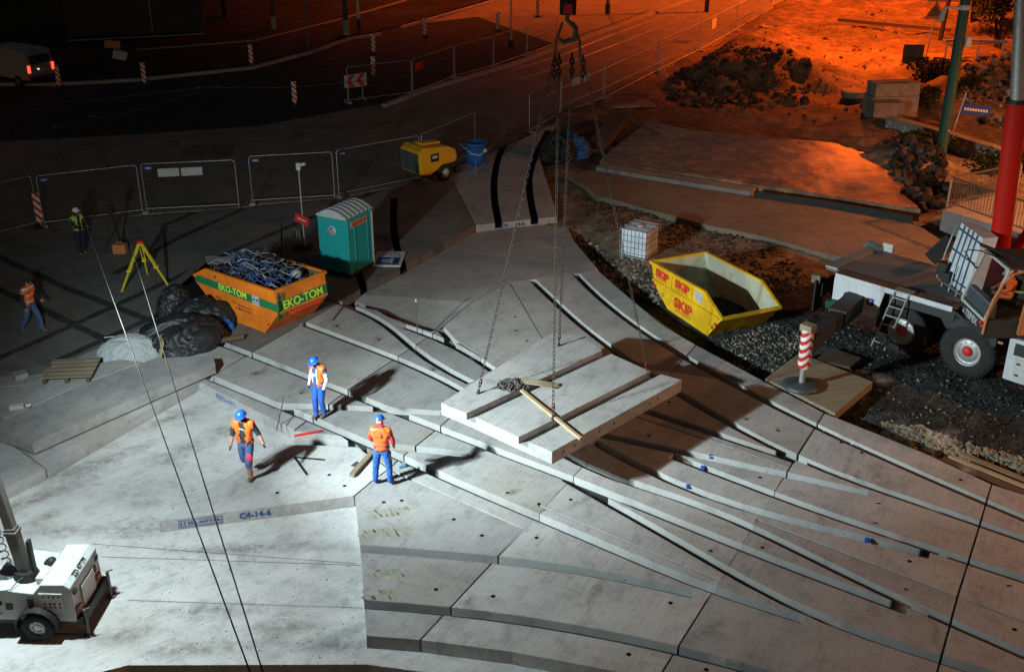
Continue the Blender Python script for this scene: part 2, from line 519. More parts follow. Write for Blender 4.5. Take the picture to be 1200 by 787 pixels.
        return self._add(vs, [(0, 11, 5), (0, 5, 1), (0, 1, 7), (0, 7, 10), (0, 10, 11), (1, 5, 9), (5, 11, 4), (11, 10, 2), (10, 7, 6), (7, 1, 8), (3, 9, 4), (3, 4, 2), (3, 2, 6), (3, 6, 8), (3, 8, 9), (4, 9, 5), (2, 4, 11), (6, 2, 10), (8, 6, 7), (9, 8, 1)], mi)
    def lathe(self, prof, c=(0, 0, 0), axis='Z', n=20, mi=0):
        c = Vector(c)
        vs, fs = [], []
        for r, h in prof:
            for k in range(n):
                a = 2 * math.pi * k / n
                p = {'Z': (r * math.cos(a), r * math.sin(a), h), 'Y': (r * math.cos(a), h, -r * math.sin(a)), 'X': (h, r * math.cos(a), r * math.sin(a))}[axis]
                vs.append(c + Vector(p))
        for i in range(len(prof) - 1):
            for k in range(n):
                fs.append((i * n + k, i * n + (k + 1) % n, (i + 1) * n + (k + 1) % n, (i + 1) * n + k))
        return self._add(vs, fs, mi, True)
    def mesh(self, name, mats):
        me = bpy.data.meshes.new(name)
        me.from_pydata(self.v, [], self.f)
        for m in (mats if isinstance(mats, (list, tuple)) else [mats]):
            me.materials.append(m)
        me.polygons.foreach_set('material_index', self.m)
        me.polygons.foreach_set('use_smooth', self.s)
        me.update()
        return me
    def build(self, name, mats, parent=None, bevel=0):
        me = self.mesh(name, mats)
        o = bpy.data.objects.new(name, me)
        COL.objects.link(o)
        if parent:
            o.parent = parent
        if bevel:
            b = o.modifiers.new('edge', 'BEVEL')
            b.width = bevel
            b.segments = 2
            b.limit_method = 'ANGLE'
            b.angle_limit = R(50)
        return o

def tag(o, label=None, cat=None, group=None, kind=None):
    if label: o['label'] = label
    if cat: o['category'] = cat
    if group: o['group'] = group
    if kind: o['kind'] = kind
    return o
def thing(name, label, cat, loc=(0, 0, 0), rz=0, group=None):
    o = bpy.data.objects.new(name, None)
    COL.objects.link(o)
    o.empty_display_size = .2
    o.location = loc
    o.rotation_euler = (0, 0, rz)
    return tag(o, label, cat, group)
def dup(root, loc, rz, label, group=None):
    r = root.copy()
    COL.objects.link(r)
    r.location = loc
    r.rotation_euler = (0, 0, rz)
    r['label'] = label
    if group: r['group'] = group
    for ch in list(root.children):
        c = ch.copy()
        COL.objects.link(c)
        c.parent = r
        for g in list(ch.children):
            d = g.copy()
            COL.objects.link(d)
            d.parent = c
    return r
def struct(name, mb, mat):
    return tag(mb.build(name, mat), kind='structure')
def text_part(name, s, size, parent, loc, rot, mat, ext=.003, bold=.0, sx=1.0):
    cu = bpy.data.curves.new(name, 'FONT')
    cu.body = s
    cu.size = size
    cu.extrude = ext
    cu.offset = bold
    cu.align_x, cu.align_y = 'CENTER', 'CENTER'
    t = bpy.data.objects.new(name + '_src', cu)
    COL.objects.link(t)
    dg = bpy.context.evaluated_depsgraph_get()
    me = bpy.data.meshes.new_from_object(t.evaluated_get(dg))
    bpy.data.objects.remove(t)
    me.materials.clear()
    me.materials.append(mat)
    o = bpy.data.objects.new(name, me)
    COL.objects.link(o)
    o.parent = parent
    o.location = loc
    o.rotation_euler = rot
    o.scale = (sx, 1, 1)
    return o
def face_rot(n, up=(0, 0, 1)):
    """Euler that lays text in a plane with outward normal n, its up along up."""
    n = Vector(n).normalized()
    u = Vector(up)
    u = (u - n * u.dot(n)).normalized()
    x = u.cross(n)
    return Matrix((x, u, n)).transposed().to_euler()

# ------------------------------------------------------------------ ground
def pxpoly(pts, z):
    return [tuple(V(x, y, z)) for x, y in pts]
struct('ground', MB()._add([(-500, -60, -.6), (500, -60, -.6), (500, 900, -.6), (-500, 900, -.6)], [(0, 1, 2, 3)]), M['darksoil'])

pad = [(-250, 560), (-250, 840), (105, 790), (150, 779), (430, 778), (520, 790), (900, 900), (1500, 900), (1500, 740), (1200, 592), (1060, 530), (900, 450), (816, 407), (737, 351), (700, 316), (640, 330), (515, 387), (400, 356), (250, 430), (54, 560)]
struct('concrete_base', MB().prism(pxpoly(pad, 0), -.3, 0), M['pad'])
seam = MB()
for a, b in (((108, 637), (418, 660)), ((118, 652), (423, 662)), ((150, 703), (425, 712))):
    p, q = V(*a), V(*b)
    d = (q - p).normalized()
    s = Vector((-d.y, d.x, 0)) * .012
    seam._add([p - s + Vector((0, 0, .004)), q - s + Vector((0, 0, .004)), q + s + Vector((0, 0, .004)), p + s + Vector((0, 0, .004))], [(0, 1, 2, 3)])
struct('base_seam', seam, paint('seam_filler', (.2, .19, .17), .9, 0, .6, 3))

bay = [(392, 342, 0), (424, 334, 0), (470, 310, 0), (553, 261, 0), (600, 256, 0), (658, 251, 0), (673, 283, .1), (701, 316, .29), (676, 321, .29), (628, 327, .29), (597, 330, .29), (552, 354, .29), (515, 385.5, .02), (505, 389, 0)]
struct('concrete_bay', MB().prism([tuple(V(x, y, z)) for x, y, z in bay], -.35, None), M['pad_mid'])

# streets on the far left
line_edge = [(-500, 330), (-120, 310), (35, 272), (170, 250), (281, 243), (296, 239), (393, 232), (492, 212), (560, 184), (620, 158), (655, 138), (705, 119), (770, 86), (862, 37), (925, -2), (1000, -50)]
st_poly = pxpoly(line_edge, .22) + [(40, 260, .22), (-150, 260, .22), (-150, 60, .22)]
struct('street', MB().prism(st_poly, -.5, .22), M['street'])
asph = [(-500, 215), (0, 166), (150, 158), (300, 148), (452, 121), (470, 112), (530, 92), (600, 72), (650, 52), (560, 20), (470, 30), (441, 40), (410, 45), (360, 62), (295, 78), (160, 92), (69, 97), (0, 97), (-500, 110)]
struct('road', MB().prism(pxpoly(asph, .226), .1, .226), M['asphalt'])
road2 = [(600, 72), (650, 52), (811, -3), (900, -40), (600, -40), (470, 30), (560, 20)]
struct('far_road', MB().prism(pxpoly(road2, .224), .1, .224), M['street'])
verge = [(-500, 110), (0, 94), (69, 94), (160, 89), (295, 75), (360, 59), (410, 42), (445, 36), (480, 26), (600, -8), (600, -60), (-500, -60)]
struct('verge', MB().prism([tuple(V(x, y, .33)) for x, y in verge], 0, .33), M['darksoil'])
def strip(pts, w, z0, z1, mb=None, zr=None):
    """A kerb-like bar of width w following photo points."""
    mb = mb or MB()
    P = [V(x, y, z1 if zr is None else zr) for x, y in pts]
    L, Rr = [], []
    for i, p in enumerate(P):
        d = (P[min(i + 1, len(P) - 1)] - P[max(i - 1, 0)])
        d.z = 0
        d.normalize()
        s = Vector((-d.y, d.x, 0)) * (w / 2)
        L.append(p + s)
        Rr.append(p - s)
    for i in range(len(P) - 1):
        a, b, c, d = Rr[i], Rr[i + 1], L[i + 1], L[i]
        mb.hexa([(q.x, q.y, z0) for q in (a, b, c, d)] + [(q.x, q.y, z1) for q in (a, b, c, d)])
    return mb
kerbs = [[(-300, 106), (0, 97), (69, 97), (160, 92), (295, 78), (360, 61), (410, 44), (445, 39)],
         [(470, 31), (530, 14), (600, -6)],
         [(80, 47), (160, 43), (240, 39)], [(160, 58), (300, 47), (400, 22), (490, -4)],
         [(450, 122), (500, 103), (600, 74), (714, 33), (811, -2)]]
for k in kerbs:
    struct('kerb', strip(k, .3, .1, .40), M['kerb'])
rails = MB()
for k in ([(600, 82), (660, 64), (712, 43), (830, 0)], [(612, 92), (651, 79), (732, 48), (850, 0)], [(640, 112), (700, 84), (790, 44), (890, -6)], [(650, 126), (705, 104), (800, 60), (905, 0)]):
    strip(k, .12, .2, .26, rails)
struct('tram_track', rails, paint('worn_rail_steel', (.5, .45, .4), .35, .8, .3, 4))

# ------------------------------------------------------------------ excavated ground on the right
edge_r = [(655, 262), (672, 281), (701, 317), (737.6, 349), (777, 381), (816, 404), (893, 444), (966, 484), (1027, 508), (1089.5, 533), (1162, 567), (1200, 579), (1330, 640), (1500, 720)]
EB = sorted((V(x, y, .3).y, V(x, y, .3).x) for x, y in edge_r)
SB = sorted([(V(x, y, .2).y, V(x, y, .2).x) for x, y in [(655, 254), (645, 215), (648, 165), (662, 139), (705, 122), (770, 89), (862, 40), (925, 2), (1000, -50)]])
def interp(T, y):
    if y <= T[0][0]:
        k = (T[1][1] - T[0][1]) / (T[1][0] - T[0][0])
        return T[0][1] + k * (y - T[0][0])
    for (a, xa), (b, xb) in zip(T, T[1:]):
        if y <= b:
            return xa + (xb - xa) * (y - a) / (b - a)
    (a, xa), (b, xb) = T[-2], T[-1]
    return xb + (xb - xa) / (b - a) * (y - b)
def sstep(a, b, x):
    t = max(0, min(1, (x - a) / (b - a)))
    return t * t * (3 - 2 * t)
MOUND_A, MOUND_B, MOUND_C = V(870, 108, .5), V(1065, 195, .3), V(1180, 110, .3)
def terr(x, y):
    n = noise.fractal(Vector((x * .35, y * .35, 0)), .8, 2.1, 4) * .16 + noise.noise(Vector((x * 2.1, y * 2.1, 3))) * .035
    if y < EB[-1][0]:
        d1 = (x - interp(EB, y)) * .62
    else:
        d1 = x - interp(SB, y)
    if d1 < (.02 if y < EB[-1][0] else -.7):
        return -.5
    z = -.2 + sstep(.35, 1.3, d1) * .3 + n * sstep(.2, 1.2, d1)
    if y > EB[-1][0]:
        z = .05 + .1 * sstep(0, 1, d1) + n * sstep(.1, 1.0, d1)
    if y > 50:
        n2 = noise.noise(Vector((x * .5, y * .5, 5)))
        z += 1.55 * sstep(64.5, 67.5, y + 1.8 * n2) * (1 - sstep(16.5, 22, x + n2)) * sstep(1.0, 4.5, d1) * (1 - sstep(88, 105, y))
        z += .10 * noise.fractal(Vector((x * .9, y * .9, 2)), .7, 2.1, 4) * sstep(.5, 2, d1)
    for P, h, sx, sy in ((MOUND_B, 1.0, 2.0, 3.6), (MOUND_C, 1.5, 5, 8)):
        z += h * math.exp(-((x - P.x) / sx) ** 2 - ((y - P.y) / sy) ** 2) * (1 + n * 2)
    if y > 52:
        z += .35 * noise.fractal(Vector((x * .22, y * .22, 9)), 1, 2, 3) + .2
    return z
def patch(name, x0, x1, y0, y1, st, keep, mat):
    nx, ny = int((x1 - x0) / st), int((y1 - y0) / st)
    vs = [(x0 + i * st, y0 + j * st, terr(x0 + i * st, y0 + j * st)) for j in range(ny + 1) for i in range(nx + 1)]
    fs = []
    for j in range(ny):
        for i in range(nx):
            a = j * (nx + 1) + i
            q = (a, a + 1, a + nx + 2, a + nx + 1)
            if keep((x0 + (i + .5) * st, y0 + (j + .5) * st)) and max(vs[k][2] for k in q) > -.49:
                fs.append(q)
    return struct(name, MB()._add(vs, fs, 0, True), mat)
patch('gravel_ground', 1.0, 36.0, 12.0, 36.8, .28, lambda p: p[1] < 36.0 + .6 * math.sin(p[0]), M['gravel'])
patch('soil_bank', -2.0, 40.0, 35.4, 52.2, .34, lambda p: 35.6 + .6 * math.sin(p[0]) <= p[1] < 51.3 + .5 * math.sin(p[0] * .7), M['soil_near'])
patch('excavated_ground', -2.0, 70.0, 50.0, 116.0, .36, lambda p: p[1] >= 50.9 + .5 * math.sin(p[0] * .7), M['soil'])

strip_b = [(664, 204), (702, 197), (880, 229), (1070, 260), (1112, 287), (1100, 322), (1000, 304), (955, 294), (900, 278), (830, 264), (770, 248), (700, 229)]
struct('concrete_strip', MB().prism(pxpoly(strip_b, .34), -.4, .34), M['brown_strip'])
# the raised old road bed, its cut edge facing the camera
bed_rand = random.Random(3)
bed = [(703, 187), (780, 199), (880, 215), (980, 229), (1079, 245), (1066, 233), (1052, 224), (1060, 214), (1050, 206), (1064, 199), (1079, 190), (1050, 178), (1000, 168), (900, 160), (800, 150), (762, 141), (735, 160)]
bp = [V(x, y, .62) for x, y in bed]
bm = bmesh.new()
fv = [bm.verts.new(p) for p in bp]
bm.faces.new(fv)
bmesh.ops.triangulate(bm, faces=bm.faces[:])
bmesh.ops.subdivide_edges(bm, edges=bm.edges[:], cuts=5, use_grid_fill=True)
bmesh.ops.triangulate(bm, faces=bm.faces[:])
bmesh.ops.subdivide_edges(bm, edges=bm.edges[:], cuts=3, use_grid_fill=True)
for v in bm.verts:
    v.co.z += noise.fractal(v.co * .7, 1, 2, 4) * .03 - .03
r_ = bmesh.ops.extrude_face_region(bm, geom=[e for e in bm.edges if e.is_boundary] + bm.faces[:])
for v in [g for g in r_['geom'] if isinstance(g, bmesh.types.BMVert)]:
    v.co.z = -.4
bmesh.ops.recalc_face_normals(bm, faces=bm.faces[:])
me = bpy.data.meshes.new('old_road_bed')
bm.to_mesh(me)
bm.free()
me.materials.append(M['milled'])
ob = bpy.data.objects.new('old_road_bed', me)
COL.objects.link(ob)
tag(ob, kind='structure')
struct('edge_kerb', strip([(703, 193), (760, 203), (820, 212.5), (883, 222)], .75, -.2, .52), M['kerb'])
struct('edge_shutter', strip([(884, 223.5), (980, 237), (1070, 253)], .10, -.2, .60), M['black'])
# ------------------------------------------------------------------ precast slabs with rail grooves
TOP, THK, GD = .30, .30, .20
def offset_poly(P, w):
    """Ribbon on the near (camera) side of polyline P, width w."""
    near = []
    for i, p in enumerate(P):
        d = (P[min(i + 1, len(P) - 1)] - P[max(i - 1, 0)])
        d.z = 0
        d.normalize()
        s = Vector((d.y, -d.x, 0))
        if s.y > 0 and abs(s.y) > .05:
            s = -s
        near.append(p + s * w)
    return near
CUTS = []
def cutter(poly_far, near, z0, z1, mat, floor=None):
    mb = MB()
    n = len(poly_far)
    vs = []
    for a, b in zip(poly_far, near):
        vs += [(a.x, a.y, z0), (b.x, b.y, z0), (b.x, b.y, z1), (a.x, a.y, z1)]
    fs = [(0, 1, 2, 3), tuple((n - 1) * 4 + k for k in (3, 2, 1, 0))]
    for i in range(n - 1):
        a, b = i * 4, (i + 1) * 4
        for k in range(4):
            fs.append((a + k, b + k, b + (k + 1) % 4, a + (k + 1) % 4))
    mb._add(vs, fs)
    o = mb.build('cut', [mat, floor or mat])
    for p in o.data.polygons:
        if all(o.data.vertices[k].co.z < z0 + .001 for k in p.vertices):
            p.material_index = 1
    bm = bmesh.new()
    bm.from_mesh(o.data)
    bmesh.ops.recalc_face_normals(bm, faces=bm.faces[:])
    bm.to_mesh(o.data)
    bm.free()
    xs = [v[0] for v in vs]
    ys = [v[1] for v in vs]
    CUTS.append((o, min(xs), max(xs), min(ys), max(ys)))
    return o
def smooth_line(P, step=.45, it=14):
    Q = [P[0]]
    for a, b in zip(P, P[1:]):
        n = max(1, round((b - a).length / step))
        Q += [a.lerp(b, (k + 1) / n) for k in range(n)]
    for _ in range(it):
        Q = [Q[0]] + [Q[i] * .4 + (Q[i - 1] + Q[i + 1]) * .3 for i in range(1, len(Q) - 1)] + [Q[-1]]
    return Q[:1] + Q[1:-1:2] + Q[-1:] if len(Q) > 6 else Q
def groove(pts, w=.24, depth=GD, side=1, mat=None):
    far = [V(x, y, TOP) for x, y in pts]
    if len(far) > 4:
        far = smooth_line(far)
    # lengthen the ends slightly so that neighbouring slabs are cut through
    cutter(far, offset_poly(far, w * side), TOP - depth, TOP + .2, mat or M['wall'], mat or M['groove_shade'])
GRV = [
    [(679, 320), (697, 340), (745, 379), (803, 416), (858, 446), (917, 476.5), (957, 496.5), (1004, 518.5), (1060, 543), (1156, 585), (1200, 603), (1300, 645)],
    [(628, 327), (661, 358), (684, 380), (720, 407), (760, 434), (801, 461), (868, 500), (905, 519), (935, 535), (987, 555), (1042, 575), (1093, 589), (1149, 609), (1200, 628), (1300, 662)],
    [(745, 474), (800, 493), (855, 510), (892, 522), (936, 537)],
    [(690, 503), (740, 514), (790, 524), (838, 535), (899, 545), (922, 555), (988, 568), (1018, 574)],
    [(790, 531), (810, 541), (861, 556), (908, 576), (962, 598), (1000, 607), (1050, 624), (1101, 641), (1135, 656), (1200, 674), (1300, 706)],
    [(700, 515), (745, 541), (776, 557), (800, 571), (852, 588), (893, 598), (935, 607), (1000, 624.5), (1061, 638), (1090, 646)],
    [(358, 377), (420, 400), (465, 416.5), (484, 423), (500, 430), (530, 446), (560, 462), (600, 487), (640, 515), (681, 546), (700, 553), (735, 561), (768, 568), (800, 579), (828, 589), (850, 596), (883, 613), (1000, 672), (1034, 689), (1078, 709), (1115, 726), (1152, 740), (1200, 759), (1300, 805)],
    [(261, 400), (300, 414), (364, 439.5), (407, 456.5), (440, 470), (488, 488), (516, 499), (570, 520), (625, 540), (677, 559), (759, 592), (800, 609.5), (870, 637), (935, 663), (1000, 686), (1036, 701), (1066, 711)],
    [(668, 558), (700, 577), (756, 606), (800, 632), (852, 662), (918, 703), (945, 717), (1000, 736), (1050, 750), (1100, 766), (1162, 784), (1250, 812)],
    [(245, 438), (306, 463.5), (345, 478), (400, 502), (440, 519), (472, 532), (500, 545.5), (534, 560), (600, 589), (632, 601.5), (700, 629), (760, 656.5), (836, 689.5), (913, 712), (945, 721)],
    [(410, 637), (421, 638), (500, 642), (583, 650), (600, 652), (702, 664), (787, 680), (815, 691)],
    [(410, 701), (424, 702), (530, 709), (600, 718), (676, 730), (795, 753), (900, 783), (980, 808)],
    [(372, 342.5), (406, 353.5), (442, 366), (456, 374), (470, 387), (484, 404), (500, 420), (525, 434), (556, 446)],
    [(476, 380), (505, 389), (544, 403), (556, 409), (575, 424), (583, 432)],
    [(517, 380), (525, 388), (538, 402)],
    [(322, 472), (365, 473), (402, 474), (440, 475), (470, 479), (517, 481)],
    [(322, 514), (370, 514), (407, 513), (440, 518), (487, 522), (530, 526), (558, 530)],
]
for k, g in enumerate(GRV):
    groove(g, .28 if k not in (12, 13, 14) else .30, .20 if k in (10, 11) else GD)
# shallow dummy joints
for g in ([(462, 552), (479.5, 560), (600, 612.5), (616, 620)], [(632, 591), (641, 595.5), (760, 644.5), (846, 680)], [(886, 607.5), (1000, 651), (1122, 698.5), (1200, 727), (1280, 757)], [(738, 485), (750, 489), (860, 525), (928, 549)]):
    groove(g, .05, .05, 1, M['wall'])
# curved rail grooves and joints of the raised slabs at the back
for g in ([(466, 232), (464, 258), (467, 284), (479, 318)], [(424, 318), (434, 345)]):
    far = smooth_line([V(x, y, TOP) for x, y in g], .5, 10)
    cutter(far, [p + Vector((-.28, 0, 0)) for p in far], TOP - .22, TOP + .2, M['groove_shade'])
for g in ([(600, 163), (588, 180), (582, 213), (584, 241), (591, 270)], [(646, 152), (632, 180), (623, 205), (625, 231), (633, 266)]):
    far = smooth_line([V(x, y, TOP) for x, y in g], .5, 10)
    cutter(far, [p + Vector((-.30, 0, 0)) for p in far], TOP - .22, TOP + .2, M['groove_shade'])
for g in ([(-120, 466), (0, 416), (135, 355), (300, 279), (442, 221), (492, 204)], [(56, 424), (173, 371), (203, 355)], [(186, 264), (300, 218)], [(130, 320), (203, 279), (300, 236), (475, 204)],
          [(-80, 300), (0, 336), (56, 361), (131, 397), (165, 412)], [(0, 298), (77, 333), (173, 370), (240, 396)]):
    groove(g, .3, .025, 1, M['joint_shade'])
HOLES = [(610, 430), (595, 577), (632, 602 - 12), (629, 629.5), (669, 585), (786, 706), (737, 766), (833, 645), (894, 641), (565, 627), (532, 608), (443, 669), (511, 690), (578, 698), (604, 371), (605, 387), (618, 399), (450, 588), (471, 586),
         (404, 569), (386, 556), (325, 577), (361, 600), (470, 480), (508, 433), (353, 460), (300, 438), (912, 504), (875, 491), (891, 559), (1066, 657), (1062, 690), (1078, 715), (1189, 737), (784, 471), (760, 510), (698, 448), (395, 382), (444, 398), (180, 436), (95, 480), (92, 498), (170, 440), (8, 470), (205, 447), (828, 784), (637, 771), (1126, 562), (1010, 530), (986, 518)]
def hole(x, y, r=.05):
    p = V(x, y, TOP)
    mb = MB().cone(p - Vector((0, 0, .12)), p + Vector((0, 0, .1)), r, r, 10)
    o = mb.build('cut', M['hole'])
    CUTS.append((o, p.x - r, p.x + r, p.y - r, p.y + r))
for x, y in HOLES:
    hole(x, y)

GAP = .02
def inset(P, g):
    n = len(P)
    a = sum(P[i][0] * P[(i + 1) % n][1] - P[(i + 1) % n][0] * P[i][1] for i in range(n))
    if a < 0:
        P = list(reversed(P))
    out = []
    for i in range(n):
        p, q, r = (Vector((P[k % n][0], P[k % n][1])) for k in (i - 1, i, i + 1))
        d1, d2 = (q - p).normalized(), (r - q).normalized()
        n1, n2 = Vector((-d1.y, d1.x)), Vector((-d2.y, d2.x))
        b = (n1 + n2)
        b = b / max(.35, b.dot(n1)) if b.length > 1e-6 else n1
        out.append((q.x + b.x * g, q.y + b.y * g))
    return out
def in_poly(x, y, P):
    c = False
    for i in range(len(P)):
        (x1, y1), (x2, y2) = P[i - 1][:2], P[i][:2]
        if (y1 > y) != (y2 > y) and x < (x2 - x1) * (y - y1) / (y2 - y1) + x1:
            c = not c
    return c
SLABPOLY = []
def slab(px, label, mat='slab', gap=GAP, z1=TOP, z0=.004, name='concrete_plate', group='precast concrete slabs of the tram track', cuts=True):
    W_ = inset([tuple(V(x, y, z1))[:2] for x, y in px], gap)
    cx = sum(p[0] for p in W_) / len(W_)
    cy = sum(p[1] for p in W_) / len(W_)
    o = MB().prism(W_, z0, z1).build(name, [M[mat], M['hole'], M['wall'], M['groove_shade'], M['joint_shade']])
    xs, ys = [p[0] for p in W_], [p[1] for p in W_]
    used = []
    for c, x0, x1, y0, y1 in CUTS if cuts else ():
        if x1 < min(xs) or x0 > max(xs) or y1 < min(ys) or y0 > max(ys):
            continue
        if x1 - x0 < .2 and y1 - y0 < .2 and not in_poly((x0 + x1) / 2, (y0 + y1) / 2, W_):
            continue
        md = o.modifiers.new('b', 'BOOLEAN')
        md.object = c
        md.operation = 'DIFFERENCE'
        md.solver = 'EXACT'
        md.material_mode = 'TRANSFER'
        used.append(md)
    if used:
        dg = bpy.context.evaluated_depsgraph_get()
        me = bpy.data.meshes.new_from_object(o.evaluated_get(dg))
        o.modifiers.clear()
        old = o.data
        o.data = me
        bpy.data.meshes.remove(old)
    # origin to the slab's own base
    for v in o.data.vertices:
        v.co.x -= cx
        v.co.y -= cy
    o.location = (cx, cy, 0)
    if z1 == TOP:
        SLABPOLY.append((W_, o))
    return tag(o, label, 'concrete slab', group)
SLABS = [
    ([(479.5, 560.3), (616, 620.5), (586, 649), (492, 750), (428, 745), (421, 640), (415, 581), (437, 562.5), (456, 549)], 'grooved pale slab with tyre prints and two tracks of grooves at the near left corner', 'slab'),
    ([(527, 490), (590, 457), (655, 425), (727, 500), (668, 563), (616, 620.5), (479.5, 560.3), (456, 549), (470, 536), (508, 506)], 'pale slab partly hidden under the lower tip of the hanging slab', 'slab'),
    ([(409, 456), (514, 386), (560, 415), (600, 452), (527, 490), (508, 506), (470, 536), (456, 549), (415, 512), (345, 504), (385, 474)], 'slab with branching grooves on which the worker in white sleeves stands', 'slab_left'),
    ([(184, 611), (327, 520), (345, 504), (400, 510), (456, 549), (437, 562.5), (415, 581)], 'slab stencilled C4-14-6 in blue on its near face', 'slab_pale'),
    ([(232, 447), (246, 442), (297, 412), (349, 382), (398, 354.5), (442, 363), (455, 371), (476, 379), (505, 388), (514, 386), (409, 456), (385, 474), (345, 504), (302, 483)], 'grooved slab just right of the orange skip, behind the two blue-helmeted workers', 'slab_left'),
    ([(515, 386), (552, 354), (597, 330), (635, 395), (655, 425), (590, 457), (560, 415)], 'triangular slab with a curved white groove left of the hanging chains', 'slab_left'),
    ([(597, 330), (628, 326), (676, 320), (701, 317), (740, 350.5), (777, 381), (816, 404), (783, 440), (727, 500), (690, 462), (655, 425), (635, 395)], 'long slab with two dark rail grooves beside the yellow skip', 'slab_left'),
    ([(816, 404), (893, 445), (966, 483.5), (932, 536), (925, 549), (860, 525.5), (750, 489.5), (738, 485), (783, 440)], 'slab half in the shadow of the hanging slab, next to the outrigger mat', 'slab'),
    ([(738, 485), (750, 489.5), (860, 525.5), (925, 549), (883, 618), (846, 680), (760, 645), (641, 596), (634, 599), (681, 548)], 'slab with fanning grooves and blue markers below the hanging slab', 'slab'),
    ([(634, 599), (641, 596), (760, 645), (846, 680), (828, 704), (776, 787), (762, 812), (722, 787), (600, 764), (492, 750), (586, 649)], 'broad slab with curved grooves at the near edge, centre of the photo', 'slab'),
    ([(966, 483.5), (1027, 507.5), (1089.5, 533), (1162, 567), (1142, 635), (1122, 698.5), (1000, 651), (886, 608), (925, 549)], 'slab with crossing grooves beside the crushed stone, right of centre', 'slab'),
    ([(886, 608), (1000, 651), (1122, 698.5), (1110, 744), (1098, 787), (1090, 815), (940, 880), (762, 812), (776, 787), (828, 704)], 'slab with merging rail grooves at the near edge, right of the broad centre slab', 'slab'),
    ([(1162, 567), (1200, 579), (1330, 640), (1330, 776), (1280, 758), (1200, 727.5), (1122, 698.5), (1142, 635)], 'slab cut by the right border of the photo beside the stacked boards', 'slab'),
    ([(1122, 698.5), (1200, 727.5), (1280, 758), (1330, 776), (1330, 900), (1090, 815), (1098, 787), (1110, 744)], 'slab cut by the bottom right corner of the photo', 'slab'),
]
for px, lb, mt in SLABS:
    slab(px, lb, mt)
BACK = [
    ([(-90, 620), (54, 549), (0, 510), (-90, 552)], 'slab cut by the left border under the broad lying wedge slab', 'slab_left'),
    ([(54, 549), (232, 447), (246, 442), (290, 415), (258, 401), (180, 378), (-90, 500), (-90, 552), (0, 510)], 'long slab under the broad wedge slab, the wood pieces and the white sack', 'slab_left'),
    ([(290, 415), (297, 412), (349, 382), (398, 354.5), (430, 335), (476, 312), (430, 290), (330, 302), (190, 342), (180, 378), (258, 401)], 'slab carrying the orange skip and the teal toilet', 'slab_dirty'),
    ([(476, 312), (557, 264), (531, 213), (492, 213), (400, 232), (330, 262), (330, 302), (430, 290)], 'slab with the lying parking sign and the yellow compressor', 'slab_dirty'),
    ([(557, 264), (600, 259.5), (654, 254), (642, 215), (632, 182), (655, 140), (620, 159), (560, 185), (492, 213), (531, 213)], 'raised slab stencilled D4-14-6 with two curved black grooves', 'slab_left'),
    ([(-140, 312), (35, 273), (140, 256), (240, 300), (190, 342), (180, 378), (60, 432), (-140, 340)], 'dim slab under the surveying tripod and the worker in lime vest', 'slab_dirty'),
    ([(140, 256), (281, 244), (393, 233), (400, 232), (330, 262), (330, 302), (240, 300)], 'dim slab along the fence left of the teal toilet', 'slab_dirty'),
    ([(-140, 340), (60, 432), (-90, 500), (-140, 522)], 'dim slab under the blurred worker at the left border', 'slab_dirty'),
]
for px, lb, mt in BACK:
    slab(px, lb, mt)
# the wedge-shaped slab lying on top of the others
wedge = [(38, 519), (252, 425.5), (250, 418.5), (222, 417.5), (183, 419.5), (94, 451), (7, 492), (-40, 470), (-70, 478)]
slab(wedge, 'big wedge-shaped slab lying loose on top of the left slabs', 'slab_left', 0, .66, .355, 'loose_concrete_plate', cuts=False)
wd2 = [(-60, 470), (2, 490), (94, 450), (165, 424), (140, 421), (60, 436), (-60, 452)]
slab(wd2, 'thinner slab behind the big wedge-shaped slab, under the wood pieces', 'slab_left', 0, .5, .33, 'loose_concrete_plate', cuts=False)
for c in CUTS:
    me = c[0].data
    bpy.data.objects.remove(c[0])
    bpy.data.meshes.remove(me)

def stencil(target, px0, px1, z, s, size, mat, name='stencil'):
    p0, p1 = V(*px0, z), V(*px1, z)
    d = (p1 - p0).normalized()
    nrm = Vector((d.y, -d.x, 0))
    mid = (p0 + p1) / 2 + nrm * .006
    mid.z = z
    o = text_part(name, s, size, target, mid - Vector(target.location), face_rot(nrm), mat, .002, .012)
    return o
S = {o['label']: o for o in COL.objects if o.get('label')}
c4 = S['slab stencilled C4-14-6 in blue on its near face']
d4 = S['raised slab stencilled D4-14-6 with two curved black grooves']
q4 = S['grooved slab just right of the orange skip, behind the two blue-helmeted workers']
def on_edge(a, b, t):
    return (a[0] + (b[0] - a[0]) * t, a[1] + (b[1] - a[1]) * t)
def stamp(target, a, b, t, z, s, size):
    p0, p1 = V(*a, TOP), V(*b, TOP)
    d = (p1 - p0).normalized()
    nrm = Vector((d.y, -d.x, 0))
    pos = p0.lerp(p1, t)
    pos.z = z
    pos -= nrm * (GAP - .012)
    return text_part('stencil', s, size, target, pos - Vector(target.location), face_rot(nrm), M['blueletter'], .003, .004)
stamp(c4, (184, 611), (415, 581), .485, .15, 'C4-14-6', .21)
stamp(d4, (557, 264), (600, 259.5), .80, .15, 'D4', .22)
stamp(d4, (600, 259.5), (654, 254), .17, .15, '14-6', .22)
